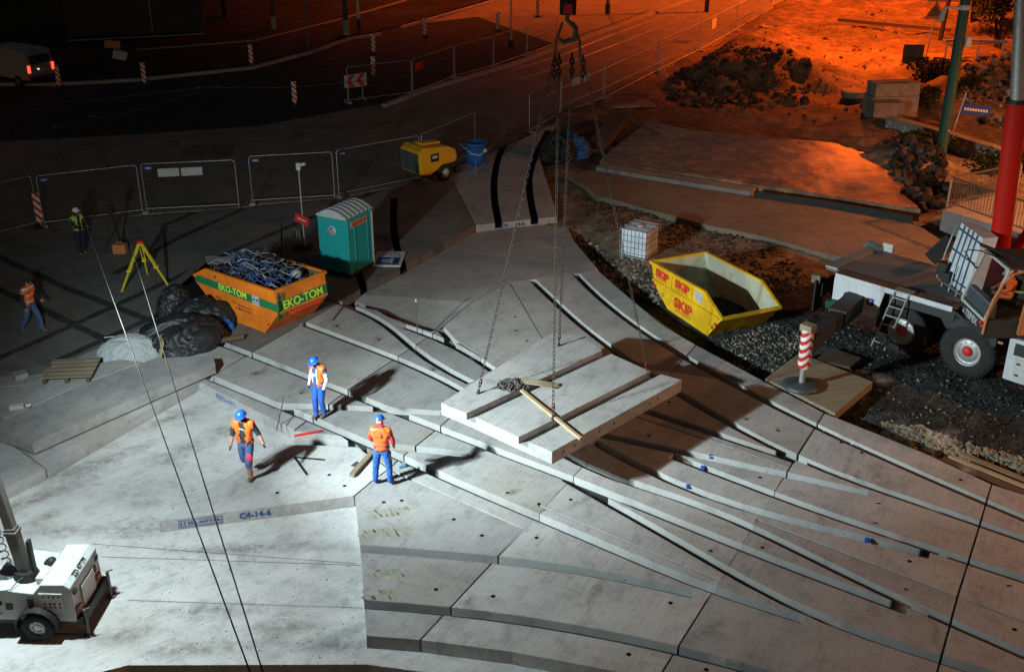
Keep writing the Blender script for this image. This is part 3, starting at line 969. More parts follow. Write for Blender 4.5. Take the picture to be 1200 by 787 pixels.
def scribble(target, a, b, t, z, L, h):
    """The maker's worn, illegible framed stamp: a rounded frame round a row of broken strokes."""
    p0, p1 = V(*a, TOP), V(*b, TOP)
    d = (p1 - p0).normalized()
    nrm = Vector((d.y, -d.x, 0))
    o0 = p0.lerp(p1, t)
    o0.z = z
    o0 -= nrm * (GAP - .012)
    o0 -= Vector(target.location)
    mb = MB()
    rr = random.Random(5)
    for zz in (-h / 2, h / 2):
        mb.beam(o0 - d * L / 2 + Vector((0, 0, zz)), o0 + d * L / 2 + Vector((0, 0, zz)), .004, .012)
    for xx in (-L / 2, L / 2):
        mb.beam(o0 + d * xx - Vector((0, 0, h / 2)), o0 + d * xx + Vector((0, 0, h / 2)), .004, .012, up=d)
    x = -L / 2 + .05
    while x < L / 2 - .05:
        hh = rr.uniform(.3, .62) * h
        mb.beam(o0 + d * x - Vector((0, 0, hh / 2)), o0 + d * (x + rr.uniform(-.01, .01)) + Vector((0, 0, hh / 2)), .004, rr.uniform(.018, .035), up=d)
        if rr.random() < .6:
            mb.beam(o0 + d * x + Vector((0, 0, hh * .3 * rr.choice((-1, 1)))), o0 + d * (x + .06) + Vector((0, 0, hh * .3 * rr.choice((-1, 0, 1)))), .004, .02)
        x += rr.uniform(.06, .1)
    return mb.build('stencil', M['blueletter'], target)
scribble(c4, (184, 611), (415, 581), .21, .15, .95, .17)
scribble(q4, (232, 447), (302, 483), .47, .15, .9, .16)
# blue paint marks beside the rail pockets
for x, y in ((834, 536), (824, 549), (807, 571), (1026, 616), (1017, 634), (1183, 690), (1030, 593)):
    p = V(x, y, TOP - .05)
    mb = MB().box(p + Vector((0, .05, 0)), (.10, .05, .10)).box(p + Vector((.0, .03, .0)), (.05, .09, .05))
    tag(mb.build('plastic_spacer', paint('spacer_blue', (.02, .12, .6), .5, 0, .1, 8) if 'spacer_blue' not in MATS else MATS['spacer_blue']), 'small blue plastic spacer wedged in a rail groove', 'spacer', 'blue spacers in the rail grooves')

# tyre prints of dried mud on the near left slab
tp = MB()
rr = random.Random(17)
near = S['grooved pale slab with tyre prints and two tracks of grooves at the near left corner']
for (xa, ya), (xb, yb), n in (((432, 603), (482, 597), 15), ((422, 626), (482, 621), 17), ((428, 677), (478, 669), 13), ((426, 697), (470, 696), 12)):
    for k in range(n):
        q = V(xa + (xb - xa) * k / n, ya + (yb - ya) * k / n, TOP)
        for s_ in (-1, 1):
            c = q + Vector((rr.uniform(-.02, .02), s_ * .09, .0022)) - near.location
            w = rr.uniform(.025, .04)
            d = Vector((.05, -.085 * 1, 0)) * rr.uniform(.6, 1.05)
            sd = Vector((w, 0, 0))
            tp._add([c - d - sd, c - d + sd, c + d + sd, c + d - sd], [(0, 1, 2, 3)])
tpo = tp.build('tyre_print', paint('dried_mud', (.24, .225, .18), .95, 0, .9, 5, .1, (.37, .365, .345)), near)
tpo['kind'] = 'stuff'

def stain(px, py, rx, ry, rz, mat, z=TOP):
    p = V(px, py, z)
    host = next((o for P_, o in SLABPOLY if in_poly(p.x, p.y, P_)), None) if z == TOP else None
    N = 14
    mb = MB()._add([(math.cos(2 * math.pi * k / N), math.sin(2 * math.pi * k / N), 0) for k in range(N)], [tuple(range(N))])
    o = mb.build('stain', M[mat], host)
    o.scale = (rx, ry, 1)
    o.rotation_euler = (0, 0, rz)
    o.location = p + Vector((0, 0, .003 + .0006 * (stain.n % 7))) - (Vector(host.location) if host else Vector())
    stain.n += 1
    if not host:
        tag(o, kind='structure')
stain.n = 0
rr = random.Random(33)
for x, y in ((353, 460), (300, 438), (470, 480), (395, 382), (444, 398), (508, 433), (894, 641), (604, 577), (833, 645), (912, 504), (875, 491)):
    stain(x + rr.uniform(-2, 3), y - 1, rr.uniform(.16, .34), rr.uniform(.12, .22), rr.uniform(0, 3), 'rust_stain')
for k in range(46):
    x, y = rr.uniform(300, 1180), rr.uniform(395, 770)
    stain(x, y, rr.uniform(.3, 1.1), rr.uniform(.12, .4), R(61) + rr.uniform(-.4, .4), rr.choice(['damp_stain', 'damp_stain', 'dust_stain', 'dust_stain']))
for x, y, a, b, m in ((70, 622, 1.2, .35, 'mud_stain'), (55, 605, .8, .3, 'mud_stain'), (40, 585, 2.2, .35, 'mud_stain'), (120, 540, 2.2, .35, 'mud_stain'), (200, 490, 1.6, .3, 'mud_stain'), (250, 645, 1.3, .3, 'damp_stain'), (330, 640, 1.8, .35, 'damp_stain'), (190, 565, 1.4, .7, 'dust_stain'),
                   (160, 620, 1.5, .5, 'damp_stain'), (350, 700, 1.5, .5, 'dust_stain'), (250, 715, 1.3, .4, 'damp_stain'), (390, 755, 1.2, .3, 'damp_stain'), (230, 760, 1.6, .3, 'mud_stain'), (210, 530, 1.4, .6, 'damp_stain'), (270, 505, .9, .5, 'damp_stain'), (330, 735, 1.0, .3, 'mud_stain'), (145, 745, .8, .4, 'damp_stain'), (95, 560, 1.2, .5, 'dust_stain')):
    stain(x, y, a, b, .75 if x < 230 and y < 610 else .05, m, 0.0)
# ------------------------------------------------------------------ mobile light tower
def light_tower():
    t = thing('light_tower', 'white trailer-mounted light tower with its mast raised, lower left corner', 'light tower', (-9.12, 17.25, 0), R(-1.8))
    pr = [(-1.0, .40), (-1.0, 1.04), (-.64, 1.10), (-.04, 1.03), (.14, 1.24), (.58, 1.25), (.70, 1.16), (.72, .38)]
    def body(y0, y1, P, mb):
        n = len(P)
        vs = [(x, y0, z) for x, z in P] + [(x, y1, z) for x, z in P]
        mb._add(vs, [tuple(range(n)), tuple(range(2 * n - 1, n - 1, -1))] + [(i, n + i, n + (i + 1) % n, (i + 1) % n) for i in range(n)])
        return mb
    o = body(0, 1.34, pr, MB()).build('body', M['white'], t, .02)
    bm = bmesh.new(); bm.from_mesh(o.data); bmesh.ops.recalc_face_normals(bm, faces=bm.faces[:]); bm.to_mesh(o.data); bm.free()
    MB().box((.735, .67, .62), (.02, .62, .62)).build('service_door', M['offwhite'], t, .008)
    MB().box((.30, -.012, .86), (.46, .024, .38)).build('control_panel', M['offwhite'], t, .006)
    g = MB()
    for z in (.74, .82, .98):
        for x in (.17, .27, .36, .46):
            g.box((x, -.03, z), (.035, .02, .03))
    g.build('gauge', M['black'], t)
    v = MB()
    for y in (.12, 1.2):
        v.box((.735, y, 1.02), (.02, .12, .1))
    v.box((.735, 1.05, .86), (.02, .1, .12))
    v.build('vent', M['black'], t)
    for y in (.14, 1.12):
        MB().box((.745, y, .62), (.03, .2, .13)).build('tail_light', paint('dull_red_lens', (.28, .05, .04), .35) if 'dull_red_lens' not in MATS else MATS['dull_red_lens'], t, .01)
    MB().box((.77, .67, .36), (.12, 1.36, .22)).build('bumper', M['black'], t, .015)
    MB().box((-.14, .67, .33), (1.75, 1.25, .10)).build('chassis', M['truckdark'], t, .01)
    text_part('lettering', 'ZD 47978', .14, t, (.648, .62, 1.215), face_rot((.6, 0, .8), (-.8, 0, .6)), M['black'], .002, .004)
    def wheel(y):
        w = MB().lathe([(.16, -.09), (.28, -.1), (.315, -.06), (.315, .06), (.28, .1), (.16, .09)], (-.02, y, .315), 'Y', 26).build('wheel', M['rubber'], t)
        rim = MB().lathe([(.0, -.05), (.06, -.075), (.08, -.05), (.15, -.04), (.17, -.085), (.17, .05), (.0, .05)], (-.02, y, .315), 'Y', 22)
        for k in range(10):
            a = k * math.pi / 5
            rim.box((-.02 + .115 * math.cos(a), y - .05, .315 + .115 * math.sin(a)), (.03, .02, .06), ry=-a)
        rim.build('rim', M['galv'], w)
    wheel(-.06)
    wheel(1.40)
    for y in (-.02, 1.36):
        f = MB()
        A = [R(a) for a in range(-8, 200, 13)]
        for a, b in zip(A, A[1:]):
            f.beam((-.02 + .40 * math.cos(a), y - .03, .315 + .40 * math.sin(a)), (-.02 + .40 * math.cos(b), y - .03, .315 + .40 * math.sin(b)), .26, .03, up=(0, 1, 0) if 0 else (math.cos((a + b) / 2), 0, math.sin((a + b) / 2)))
        f.build('fender', M['black'], t)
    for x, y in ((.86, .08), (.86, 1.28), (-1.35, .1)):
        j = MB().cone((x, y, .0), (x, y, .62), .035, .035, 10).cone((x, y, 0), (x, y, .03), .10, .09, 12).beam((x - .12, y, .36), (x, y, .36), .06, .06).beam((x, y, .62), (x + .1, y + .05, .64), .02, .02)
        j.build('jack', M['steel'], t)
    MB().beam((-1.0, .67, .36), (-1.9, .67, .36), .1, .1).beam((-1.0, .2, .36), (-1.7, .64, .36), .07, .07).build('drawbar', M['steel'], t)
    mx, my = -.36, .50
    def ms(z):
        return Vector((mx - .10 * (z - 1.1), my, z))
    m = MB()
    for z0, z1, w in ((1.1, 2.2, .21), (2.1, 3.7, .175), (3.6, 5.4, .14), (5.3, 6.65, .10)):
        m.beam(ms(z0), ms(z1), w, w, up=(0, 1, 0))
    for z in (2.1, 3.6, 5.3):
        m.box(ms(z), (.25, .25, .07))
    m.build('mast', M['steel'], t, .01)
    MB().cone((mx, my, 1.03), (mx, my, 1.22), .27, .2, 16).box((mx + .17, my, 1.55), (.06, .12, .7)).build('mast_collar', M['black'], t)
    c = []
    for i in range(110):
        a = i * .62
        c.append((mx - .26 - .0016 * i + .075 * math.cos(a), my - .1 + .075 * math.sin(a), 1.3 + i * .016))
    MB().tube(c, .012, 5).build('coiled_cable', M['black'], t)
    MB().sphere((-.06, .95, 1.10), .1, 12, 8, sc=(1, 1, .8)).box((-.06, .95, 1.07), (.26, .12, .06)).build('winch', M['black'], t)
    MB().box((-.0, .40, 1.12), (.16, .26, .14)).build('switch_box', M['offwhite'], t, .01)
    MB().tube([(mx + .1, my - .1, 1.2), (-.4, .2, 1.16), (-.45, .0, 1.12), (-.8, -.02, 1.05), (-.82, -.03, .7), (-.70, -.04, .55)], .012, 5).build('cable', M['polegreen'], t)
    for c_, z_ in (((-.55, -.015, .72), (.12, .03, .12)), ((-.72, -.015, .8), (.08, .03, .08)), ((-.12, -.015, .82), (.1, .03, .22))):
        MB().box(c_, z_).build('socket', M['black'], t)
    MB().beam((mx - .6, my, 6.58), (mx + .15, my, 6.58), .07, .07).beam((mx - .2, my - .4, 6.58), (mx - .2, my + .4, 6.58), .06, .06).build('lamp_bar', M['galv'], t)
    inv = t.matrix_world.inverted() if False else Matrix.Translation(t.location) @ Matrix.Rotation(R(-1.8), 4, 'Z')
    inv = inv.inverted()
    for p, q, *_ in TOWER_LAMPS:
        d = (Vector(q) - p).normalized()
        u = Vector((0, 0, 1))
        s = d.cross(u).normalized()
        w = s.cross(d)
        def fr(c, hw, hh, hd):
            return [inv @ (c + s * (x * hw) + w * (y * hh) + d * (z * hd)) for z in (-1, 1) for x, y in ((-1, -1), (1, -1), (1, 1), (-1, 1))]
        hd = MB().hexa(fr(p - d * .36, .17, .14, .09)).build('lamp_head', M['black'], t)
        MB().hexa(fr(p - d * .262, .155, .125, .006)).build('lamp_glass', M['lamphead'], hd)
light_tower()

# ------------------------------------------------------------------ skips
def skip(name, label, loc, rz, prof, top_edges, width, mat, inner, ribs):
    t = thing(name, label, 'skip', loc, rz)
    n = len(prof)
    mb = MB()
    vs = [(x, 0, z) for x, z in prof] + [(x, width, z) for x, z in prof]
    fs = [tuple(range(n)), tuple(range(2 * n - 1, n - 1, -1))]
    for i in range(n):
        if i not in top_edges:
            fs.append((i, n + i, n + (i + 1) % n, (i + 1) % n))
    mb._add(vs, fs)
    o = mb.build('body', [mat, inner], t)
    bm = bmesh.new(); bm.from_mesh(o.data); bmesh.ops.recalc_face_normals(bm, faces=bm.faces[:]); bm.to_mesh(o.data); bm.free()
    # outward normals: check the first side
    if o.data.polygons[0].normal.y > 0:
        o.data.flip_normals()
    sm = o.modifiers.new('shell', 'SOLIDIFY')
    sm.thickness = .045
    sm.offset = -1
    sm.material_offset = 1
    sm.material_offset_rim = 0
    rim = MB()
    for i in top_edges:
        (x0, z0), (x1, z1) = prof[i], prof[(i + 1) % n]
        for y in (-.02, width + .02):
            rim.beam((x0, y, z0), (x1, y, z1), .09, .09)
    e0 = prof[top_edges[0]]
    e1 = prof[(top_edges[-1] + 1) % n]
    for x, z in (e0, e1):
        rim.beam((x, -.06, z), (x, width + .06, z), .09, .09)
    rim.build('rim', mat, t)
    for x, z0, z1 in ribs:
        MB().box((x, -.025, (z0 + z1) / 2), (.07, .05, z1 - z0)).build('rib', mat, t)
    for x, z in ((prof[1][0] + .25, .42), (-.25, .42)):
        for y in (-.07, width + .07):
            MB().cone((x, y - .07, z), (x, y + .07, z), .055, .055, 10).build('lifting_lug', mat, t)
    return t
zo = -.621, .784
prO = [(0, 0), (2.0, 0), (2.72, .80), (2.64, 1.52), (-.6, 1.45), (-1.2, 1.12), (-1.26, .92)]
so_ = skip('waste_skip', 'orange skip with green bands, heaped with blue and white scrap', (-9.13, 32.18, .305), math.atan2(-.621, .784), prO, [3, 4], 2.0, M['orange'], M['floorskip'], [(-.3, .2, .8)])
band = MB()
def quad(mb, P, y, th=.006):
    vs = [(x, y, z) for x, z in P] + [(x, y - th, z) for x, z in P]
    n = len(P)
    mb._add(vs, [tuple(range(n - 1, -1, -1)), tuple(range(n, 2 * n))] + [(i, (i + 1) % n, n + (i + 1) % n, n + i) for i in range(n)])
quad(band, [(-1.24, .90), (2.70, .86), (2.68, 1.12), (-1.22, 1.16)], -.002)
# the same band across the sloping end
def endpt(a, z):
    x = 2.72 - .08 * (z - .8) / .72
    return (x, a, z)
for z0, z1 in ((.86, 1.17),):
    P = [endpt(.0, z0), endpt(2.0, z0), endpt(2.0, z1), endpt(0, z1)]
    Q = [(p[0] + .006, p[1], p[2]) for p in P]
    band._add(P + Q, [(3, 2, 1, 0), (4, 5, 6, 7), (0, 1, 5, 4), (1, 2, 6, 5), (2, 3, 7, 6), (3, 0, 4, 7)])
bo = band.build('band', M['green'], so_)
text_part('lettering', 'EKO-TOM', .30, so_, (.62, -.012, 1.02), face_rot((0, -1, 0)), M['lime'], .003, .004)
text_part('lettering', 'EKO-TOM', .36, so_, (2.722, 1.02, 1.01), face_rot((1, 0, .11)), M['lime'], .003, .006)
rr = random.Random(11)
for x0, z, L in ((-.35, .62, .35), (.55, .66, .25), (.85, .62, .6), (.72, .5, .7)):
    sm_ = MB().box((x0 + L / 2, -.005, z), (L, .004, .012))
    x = x0
    while x < x0 + L:
        sm_.box((x, -.006, z), (rr.uniform(.03, .06), .006, rr.uniform(.05, .09)))
        x += .085
    sm_.build('worn_lettering', M['brownletter'], so_)
rw = MB().box((2.727, 1.05, .72), (.016, 1.2, .012), ry=R(-20))
for k in range(13):
    y = .45 + k * .1
    rw.box((2.728, y, .72), (.02, .06, .09), ry=R(-20))
rw.build('worn_lettering', M['redletter'], so_)
ns = MB().box((1.72, -.012, 1.0), (.32, .006, .30)).build('notice', M['white'], so_)
MB().box((1.65, -.018, 1.02), (.08, .004, .07)).box((1.80, -.018, 1.02), (.08, .004, .07)).box((1.72, -.018, .92), (.24, .004, .015)).build('notice_print', M['signblue'], ns)
# a torn green sheet over the corner
sh = MB()
rr = random.Random(4)
rows = []
for i in range(7):
    z = 1.42 - i * .14
    rows.append([(2.60 + .1 * math.cos(k * .9) + .05 * rr.random() + (.06 if z < .9 else .1), -.07 + k * .07, z + .03 * rr.random()) for k in range(6)])
vs = [p for r in rows for p in r]
sh._add(vs, [(i * 6 + k, i * 6 + k + 1, i * 6 + k + 7, i * 6 + k + 6) for i in range(6) for k in range(5)], 0, True)
so2 = sh.build('plastic_sheet', M['green'], so_)
so2.modifiers.new('t', 'SOLIDIFY').thickness = .01
# scrap
rr = random.Random(21)
scr = MB()
def loc_heap(x, y):
    return 1.28 + .55 * math.exp(-((x - .7) / 1.3) ** 2 - ((y - 1.05) / .8) ** 2)
for k in range(95):
    x, y = rr.uniform(-.8, 2.35), rr.uniform(.15, 1.85)
    z = loc_heap(x, y) - .14
    scr.rock((x, y, z), rr.uniform(.10, .30), (1, 1, .6), rr.choice([0, 0, 0, 1, 3, 0]), rr)
for k in range(110):
    x, y = rr.uniform(-.7, 2.2), rr.uniform(.2, 1.8)
    z = loc_heap(x, y) + rr.uniform(-.05, .12)
    a = rr.gauss(.25, .6)
    L = rr.uniform(.3, 1.1)
    p = []
    for i in range(6):
        s = (i / 5 - .5) * L
        p.append((min(2.62, max(-.95, x + s * math.cos(a) + rr.uniform(-.03, .03))), min(1.95, max(.05, y + s * math.sin(a))), z + .07 * math.sin(i * 1.3 + k) + .1 * (.25 - (i / 5 - .5) ** 2)))
    scr.tube(p, rr.choice([.012, .016, .022, .03]), 5, rr.choice([2, 4, 4, 0, 1, 5, 3, 0]))
for k in range(9):
    x, y = rr.uniform(-.5, 2.2), rr.uniform(.3, 1.7)
    scr.beam((x, y, loc_heap(x, y)), (x + rr.uniform(-.5, .5), y + rr.uniform(-.3, .3), loc_heap(x, y) + .18), .07, .03, mi=rr.choice([5, 4, 0]))
scr.sphere((2.1, 1.35, 1.55), .17, 10, 7, 2, (1, 1, .8)).sphere((1.9, 1.6, 1.5), .13, 9, 6, 4)
sc_ = scr.build('debris', [paint('blue_scrap', (.03, .07, .2), .6, 0, .5, 4), M['black'], paint('pale_scrap', (.33, .35, .36), .55, 0, .5, 6), M['tarp'], paint('grey_scrap', (.2, .22, .24), .6, .2, .5, 6), M['wood_dark']])
sc_.location = so_.location
sc_.rotation_euler = so_.rotation_euler
tag(sc_, 'tangled blue and white pipes and scraps heaped in the orange skip', 'scrap', kind='stuff')

prY = [(0, 0), (2.35, 0), (3.05, .86), (2.03, 1.36), (-1.12, 1.26), (-.88, .58)]
sy = skip('empty_skip', 'empty yellow skip with red lettering standing on the crushed stone', (5.1, 33.51, .0), math.atan2(-.91, .415), prY, [2, 3], 2.1, M['yellow'], M['innerskip'], [(.18, .78, 1.28), (1.35, .78, 1.32)])
MB().beam((-.95, -.03, .72), (2.9, -.03, .80), .05, .06).build('rail', M['yellow'], sy)
for x, z, s in ((-.42, 1.02, .34), (.78, 1.05, .36), (.90, .40, .46)):
    text_part('lettering', 'SKIP', s, sy, (x, -.012, z), face_rot((0, -1, 0)), M['redletter'], .003, .02, 1.2)
ul = MB()
for x, z, L in ((-.42, .84, .7), (.78, .86, .7), (.95, .17, .9)):
    ul.box((x, -.008, z), (L, .004, .025))
ul.build('lettering_line', M['redletter'], sy)
MB().box((1.72, -.01, 1.08), (.42, .006, .32), ry=R(4)).build('sticker', M['white'], sy)
MB().box((2.75, -.03, .55), (.12, .04, .08)).box((-.80, -.03, .55), (.12, .04, .08)).build('reflector', M['red'], sy)

# ------------------------------------------------------------------ portable toilet
t = thing('portable_toilet', 'teal portable toilet with a grey ribbed roof behind the orange skip', 'portable toilet', (-6.65, 36.09, .302), R(-28.9))
wd, dp, ht = 1.27, 1.42, 2.08
MB().box((wd / 2, dp / 2, .06), (wd + .02, dp + .02, .12)).build('base', M['black'], t, .01)
MB().box((wd / 2, dp / 2, .12 + (ht - .12) / 2), (wd, dp, ht - .12)).build('cabin', M['teal'], t, .03)
roof = MB()
prof = [(wd * k / 12, ht + .02 + .24 * math.sin(math.pi * k / 12)) for k in range(13)]
for y0, y1, lift in [(-.05, .06, .03)] + [(.06 + i * .24, .06 + i * .24 + .12, 0) for i in range(6)] + [(.18 + i * .24, .18 + i * .24 + .12, .035) for i in range(5)] + [(1.38, 1.47, .03)]:
    vs = [(x, y0, z + lift) for x, z in prof] + [(x, y1, z + lift) for x, z in prof] + [(wd, y1, ht), (0, y1, ht), (wd, y0, ht), (0, y0, ht)]
    n = len(prof)
    roof._add(vs, [(i, n + i, n + i + 1, i + 1) for i in range(n - 1)] + [tuple(range(n)) + (2 * n + 2, 2 * n + 3), tuple(range(2 * n - 1, n - 1, -1)) + (2 * n + 1, 2 * n)])
rf = roof.build('roof', M['roofgrey'], t)
MB().cone((.2, 1.3, 2.2), (.2, 1.3, 2.55), .055, .055, 10).cone((.2, 1.3, 2.55), (.2, 1.3, 2.6), .08, .08, 10).build('vent_pipe', M['black'], rf)
d_ = MB().box((wd / 2, -.012, 1.1), (wd - .16, .024, 1.86)).build('door_panel', M['teal'], t, .01)
for x, z in ((.28, 1.62), (.98, 1.62), (.3, 1.0), (1.0, 1.05)):
    MB().box((x, -.03, z), (.07, .02, .05)).build('fitting', M['tealdark'], t)
for y in (.38, 1.1):
    MB().box((wd + .012, y, 1.0), (.024, .05, 1.7)).build('rib', M['teal'], t)
MB().box((wd + .012, 1.38, 1.05), (.03, .06, 2.0)).build('corner_post', M['roofgrey'], t)
b_ = MB().lathe([(0, -.030), (.17, -.030), (.17, -.024)], (.62, 0, 1.62), 'Y', 24).build('round_badge', M['white'], t)
MB().box((.62, -.034, 1.70), (.12, .004, .05)).box((.56, -.034, 1.62), (.09, .004, .04)).box((.66, -.034, 1.60), (.06, .004, .05)).build('badge_print', M['signblue'], b_)
MB().box((.68, -.034, 1.53), (.07, .004, .06)).build('badge_dot', M['red'], b_)
s_ = MB().box((wd + .014, .62, 1.86), (.02, .92, .22)).build('side_sign', paint('sign_sand', (.42, .28, .16), .5, 0, .2, 8), t)
mbx = MB()
for k, (y, L) in enumerate(((.3, .12), (.46, .1), (.6, .12), (.76, .14), (.94, .12))):
    mbx.box((wd + .026, y, 1.86), (.004, L, .11))
mbx.build('sign_print', M['red'], s_)
MB().box((.64, -.02, .42), (.42, .02, .16)).build('label_plate', M['tealdark'], t)

# ------------------------------------------------------------------ lying parking sign
P4 = [V(*p, .306) for p in ((435, 312.5), (469.5, 313), (473, 291), (446, 290.5))]
t = thing('parking_sign', 'white sign board with an upside-down blue P lying beside the toilet', 'sign', P4[0], math.atan2(P4[1].y - P4[0].y, P4[1].x - P4[0].x))
L_, D_ = (P4[1] - P4[0]).length, 1.45
MB().box((L_ / 2, D_ / 2, .03), (L_, D_, .05)).build('board', M['offwhite'], t, .006)
bl = MB().box((L_ / 2 + .02, .47, .058), (.80, .70, .004)).build('blue_field', M['signblue'], t)
MB().box((.66, .47, .062), (.11, .52, .004)).box((.48, .36, .062), (.26, .08, .004)).box((.48, .56, .062), (.26, .08, .004)).box((.36, .46, .062), (.09, .26, .004)).build('letter_p', M['white'], bl)
q = MB()
for x, y, w in ((.35, 1.0, .16), (.62, 1.02, .2), (.86, .98, .1), (.4, 1.18, .3), (.75, 1.16, .2), (.55, 1.32, .5)):
    q.box((x, y, .058), (w, .05, .004))
q.build('small_print', M['signblue'], t)

# ------------------------------------------------------------------ compressor and blue vessel
p0, p1 = V(494, 218, .3), V(537, 208, .3)
t = thing('compressor', 'yellow mobile compressor on wheels beside the blue vessel', 'compressor', p0, math.atan2(p1.y - p0.y, p1.x - p0.x))
Lc = (p1 - p0).length
pr = [(0, .45), (-.05, 1.45), (.25, 1.62), (Lc - .5, 1.50), (Lc - .1, 1.30), (Lc, .95), (Lc - .15, .75), (Lc - .75, .70), (.5, .38)]
mb = MB()
n = len(pr)
mb._add([(x, .0, z) for x, z in pr] + [(x, 1.45, z) for x, z in pr], [tuple(range(n)), tuple(range(2 * n - 1, n - 1, -1))] + [(i, n + i, n + (i + 1) % n, (i + 1) % n) for i in range(n)])
o = mb.build('canopy', M['compyellow'], t, .06)
bm = bmesh.new(); bm.from_mesh(o.data); bmesh.ops.recalc_face_normals(bm, faces=bm.faces[:]); bm.to_mesh(o.data); bm.free()
MB().box((-.05, .72, .95), (.05, 1.2, .85), ry=R(-3)).build('grille', paint('grille_grey', (.07, .09, .1), .6), t, .01)
MB().beam((.4, .7, 1.66), (Lc - .6, .7, 1.60), .5, .1).build('lid', M['compyellow'], t, .03)
lb_ = MB().box((.75, -.012, 1.12), (.42, .02, .34)).build('label_plate', M['black'], t)
MB().box((.75, -.024, 1.15), (.26, .006, .14)).build('label_print', M['offwhite'], lb_)
MB().box((Lc / 2, .72, .40), (Lc - .4, 1.1, .14)).build('chassis', M['truckdark'], t)
for x in (1.25,):
    for y in (-.02, 1.47):
        w = MB().lathe([(.2, -.11), (.33, -.12), (.38, -.07), (.38, .07), (.33, .12), (.2, .11)], (x, y, .38), 'Y', 22).build('wheel', M['rubber'], t)
        MB().lathe([(.0, -.10), (.21, -.09), (.21, .09), (0, .10)], (x, y, .38), 'Y', 16).build('rim', M['offwhite'], w)
MB().lathe([(.0, -.08), (.15, -.08), (.17, 0), (.15, .08), (0, .08)], (Lc + .15, .3, .25), 'Y', 16).build('jockey_wheel', M['rubber'], t)
MB().beam((Lc - .4, .72, .45), (Lc + 1.0, .72, .5), .1, .1).build('drawbar', M['steel'], t)
p = V(558, 203, .3)
t = thing('blue_vessel', 'blue steel vessel on three legs beside the yellow compressor', 'vessel', p)
MB().lathe([(0, .30), (.18, .34), (.42, .62), (.45, .75), (.45, 1.3), (.50, 1.34), (.50, 1.42), (.44, 1.44), (.42, 1.36), (.0, 1.32)], n=24).build('tank', M['blue'], t)
for k in range(3):
    a = R(30 + 120 * k)
    MB().beam((.38 * math.cos(a), .38 * math.sin(a), .75), (.46 * math.cos(a), .46 * math.sin(a), 0), .06, .06).build('leg', M['blue'], t)
MB().tube([(-.45, -.1, 1.2), (-.2, -.45, 1.0), (.2, -.47, .95), (.45, -.15, 1.15)], .03, 7).build('hose', M['offwhite'], t)
MB().beam((-.46, 0, 1.1), (-.7, .05, 1.35), .05, .05).build('handle', M['blue'], t)
MB().sphere((.42, -.22, 1.1), .1, 10, 7).build('gauge', M['offwhite'], t)

# ------------------------------------------------------------------ IBC tote
p0, p1 = V(725.5, 301, .12), V(754, 307, .12)
t = thing('liquid_tote', 'cloudy white plastic tank in a wire cage between the rubble', 'tank', (p0.x, p0.y, .05), math.atan2(p1.y - p0.y, p1.x - p0.x))
w_, d_, h_ = 1.05, 1.15, 1.18
MB().box((w_ / 2, d_ / 2, .17 + (h_ - .17) / 2), (w_ - .06, d_ - .06, h_ - .19)).build('tank', M['hdpe'], t, .05)
for x in (.1, w_ / 2, w_ - .1):
    MB().box((x, d_ / 2, .07), (.12, d_, .14)).build('pallet_foot', M['wood_grey'], t)
MB().box((w_ / 2, d_ / 2, .15), (w_, d_, .03)).build('pallet_plate', M['galv'], t)
c = MB()
for k in range(8):
    x = w_ * k / 7
    for y in (0, d_):
        c.beam((x, y, .15), (x, y, h_), .014, .014)
for k in range(1, 7):
    y = d_ * k / 7
    for x in (0, w_):
        c.beam((x, y, .15), (x, y, h_), .014, .014)
for z in (.3, .52, .74, .96, h_):
    for y in (0, d_):
        c.beam((0, y - .01, z), (w_, y - .01, z), .016, .022)
    for x in (0, w_):
        c.beam((x - .01, 0, z), (x - .01, d_, z), .016, .022)
for y in (.35, .8):
    c.beam((0, y, h_ + .02), (w_, y, h_ + .02), .05, .02)
c.build('cage', M['galv'], t)
MB().cone((w_ / 2, d_ / 2, h_ - .02), (w_ / 2, d_ / 2, h_ + .05), .12, .12, 18).build('filler_cap', M['offwhite'], t)

# ------------------------------------------------------------------ hanging slab, chains, hook
HZ = 1.5
out = [(517, 472), (645, 390.5), (684, 393), (706, 411), (713, 413), (760, 434), (799, 445), (647, 529), (610, 513), (556, 488)]
hp = [V(x, y, HZ) for x, y in out]
hc = sum(hp, Vector()) / len(hp)
CUTS2 = []
o = MB().prism([(p.x, p.y) for p in hp], HZ - .33, HZ).build('hanging_concrete_plate', [M['slab'], M['hole']])
for a, b in (((546, 484.5), (708, 409.5)), ((604, 514), (764, 434))):
    A, B = V(*a, HZ), V(*b, HZ)
    d = (B - A).normalized()
    s = Vector((d.y, -d.x, 0)) * .30
    A, B = A - d * .6, B + d * .25
    m_ = MB().hexa([(q.x, q.y, HZ - .17) for q in (A, A + s, B + s, B)] + [(q.x, q.y, HZ + .2) for q in (A, A + s, B + s, B)]).build('cut', M['slab'])
    bm = bmesh.new(); bm.from_mesh(m_.data); bmesh.ops.recalc_face_normals(bm, faces=bm.faces[:]); bm.to_mesh(m_.data); bm.free()
    CUTS2.append(m_)
A, B, Nn = V(799, 445, HZ), V(647, 529, HZ), None
dd = (B - A).normalized()
nn = Vector((-dd.y, dd.x, 0))
if nn.y > 0:
    nn = -nn
for tt in (.2, .27, .55, .66, .84, .92):
    p = A.lerp(B, tt)
    p.z = HZ - .16
    CUTS2.append(MB().cone(p - nn * .1, p + nn * .1, .03, .03, 8).build('cut', M['hole']))
for c in CUTS2:
    md = o.modifiers.new('b', 'BOOLEAN')
    md.object, md.operation, md.solver = c, 'DIFFERENCE', 'EXACT'
    md.material_mode = 'TRANSFER' if c.data.materials[0] is M['hole'] else 'INDEX'
me = bpy.data.meshes.new_from_object(o.evaluated_get(bpy.context.evaluated_depsgraph_get()))
o.modifiers.clear()
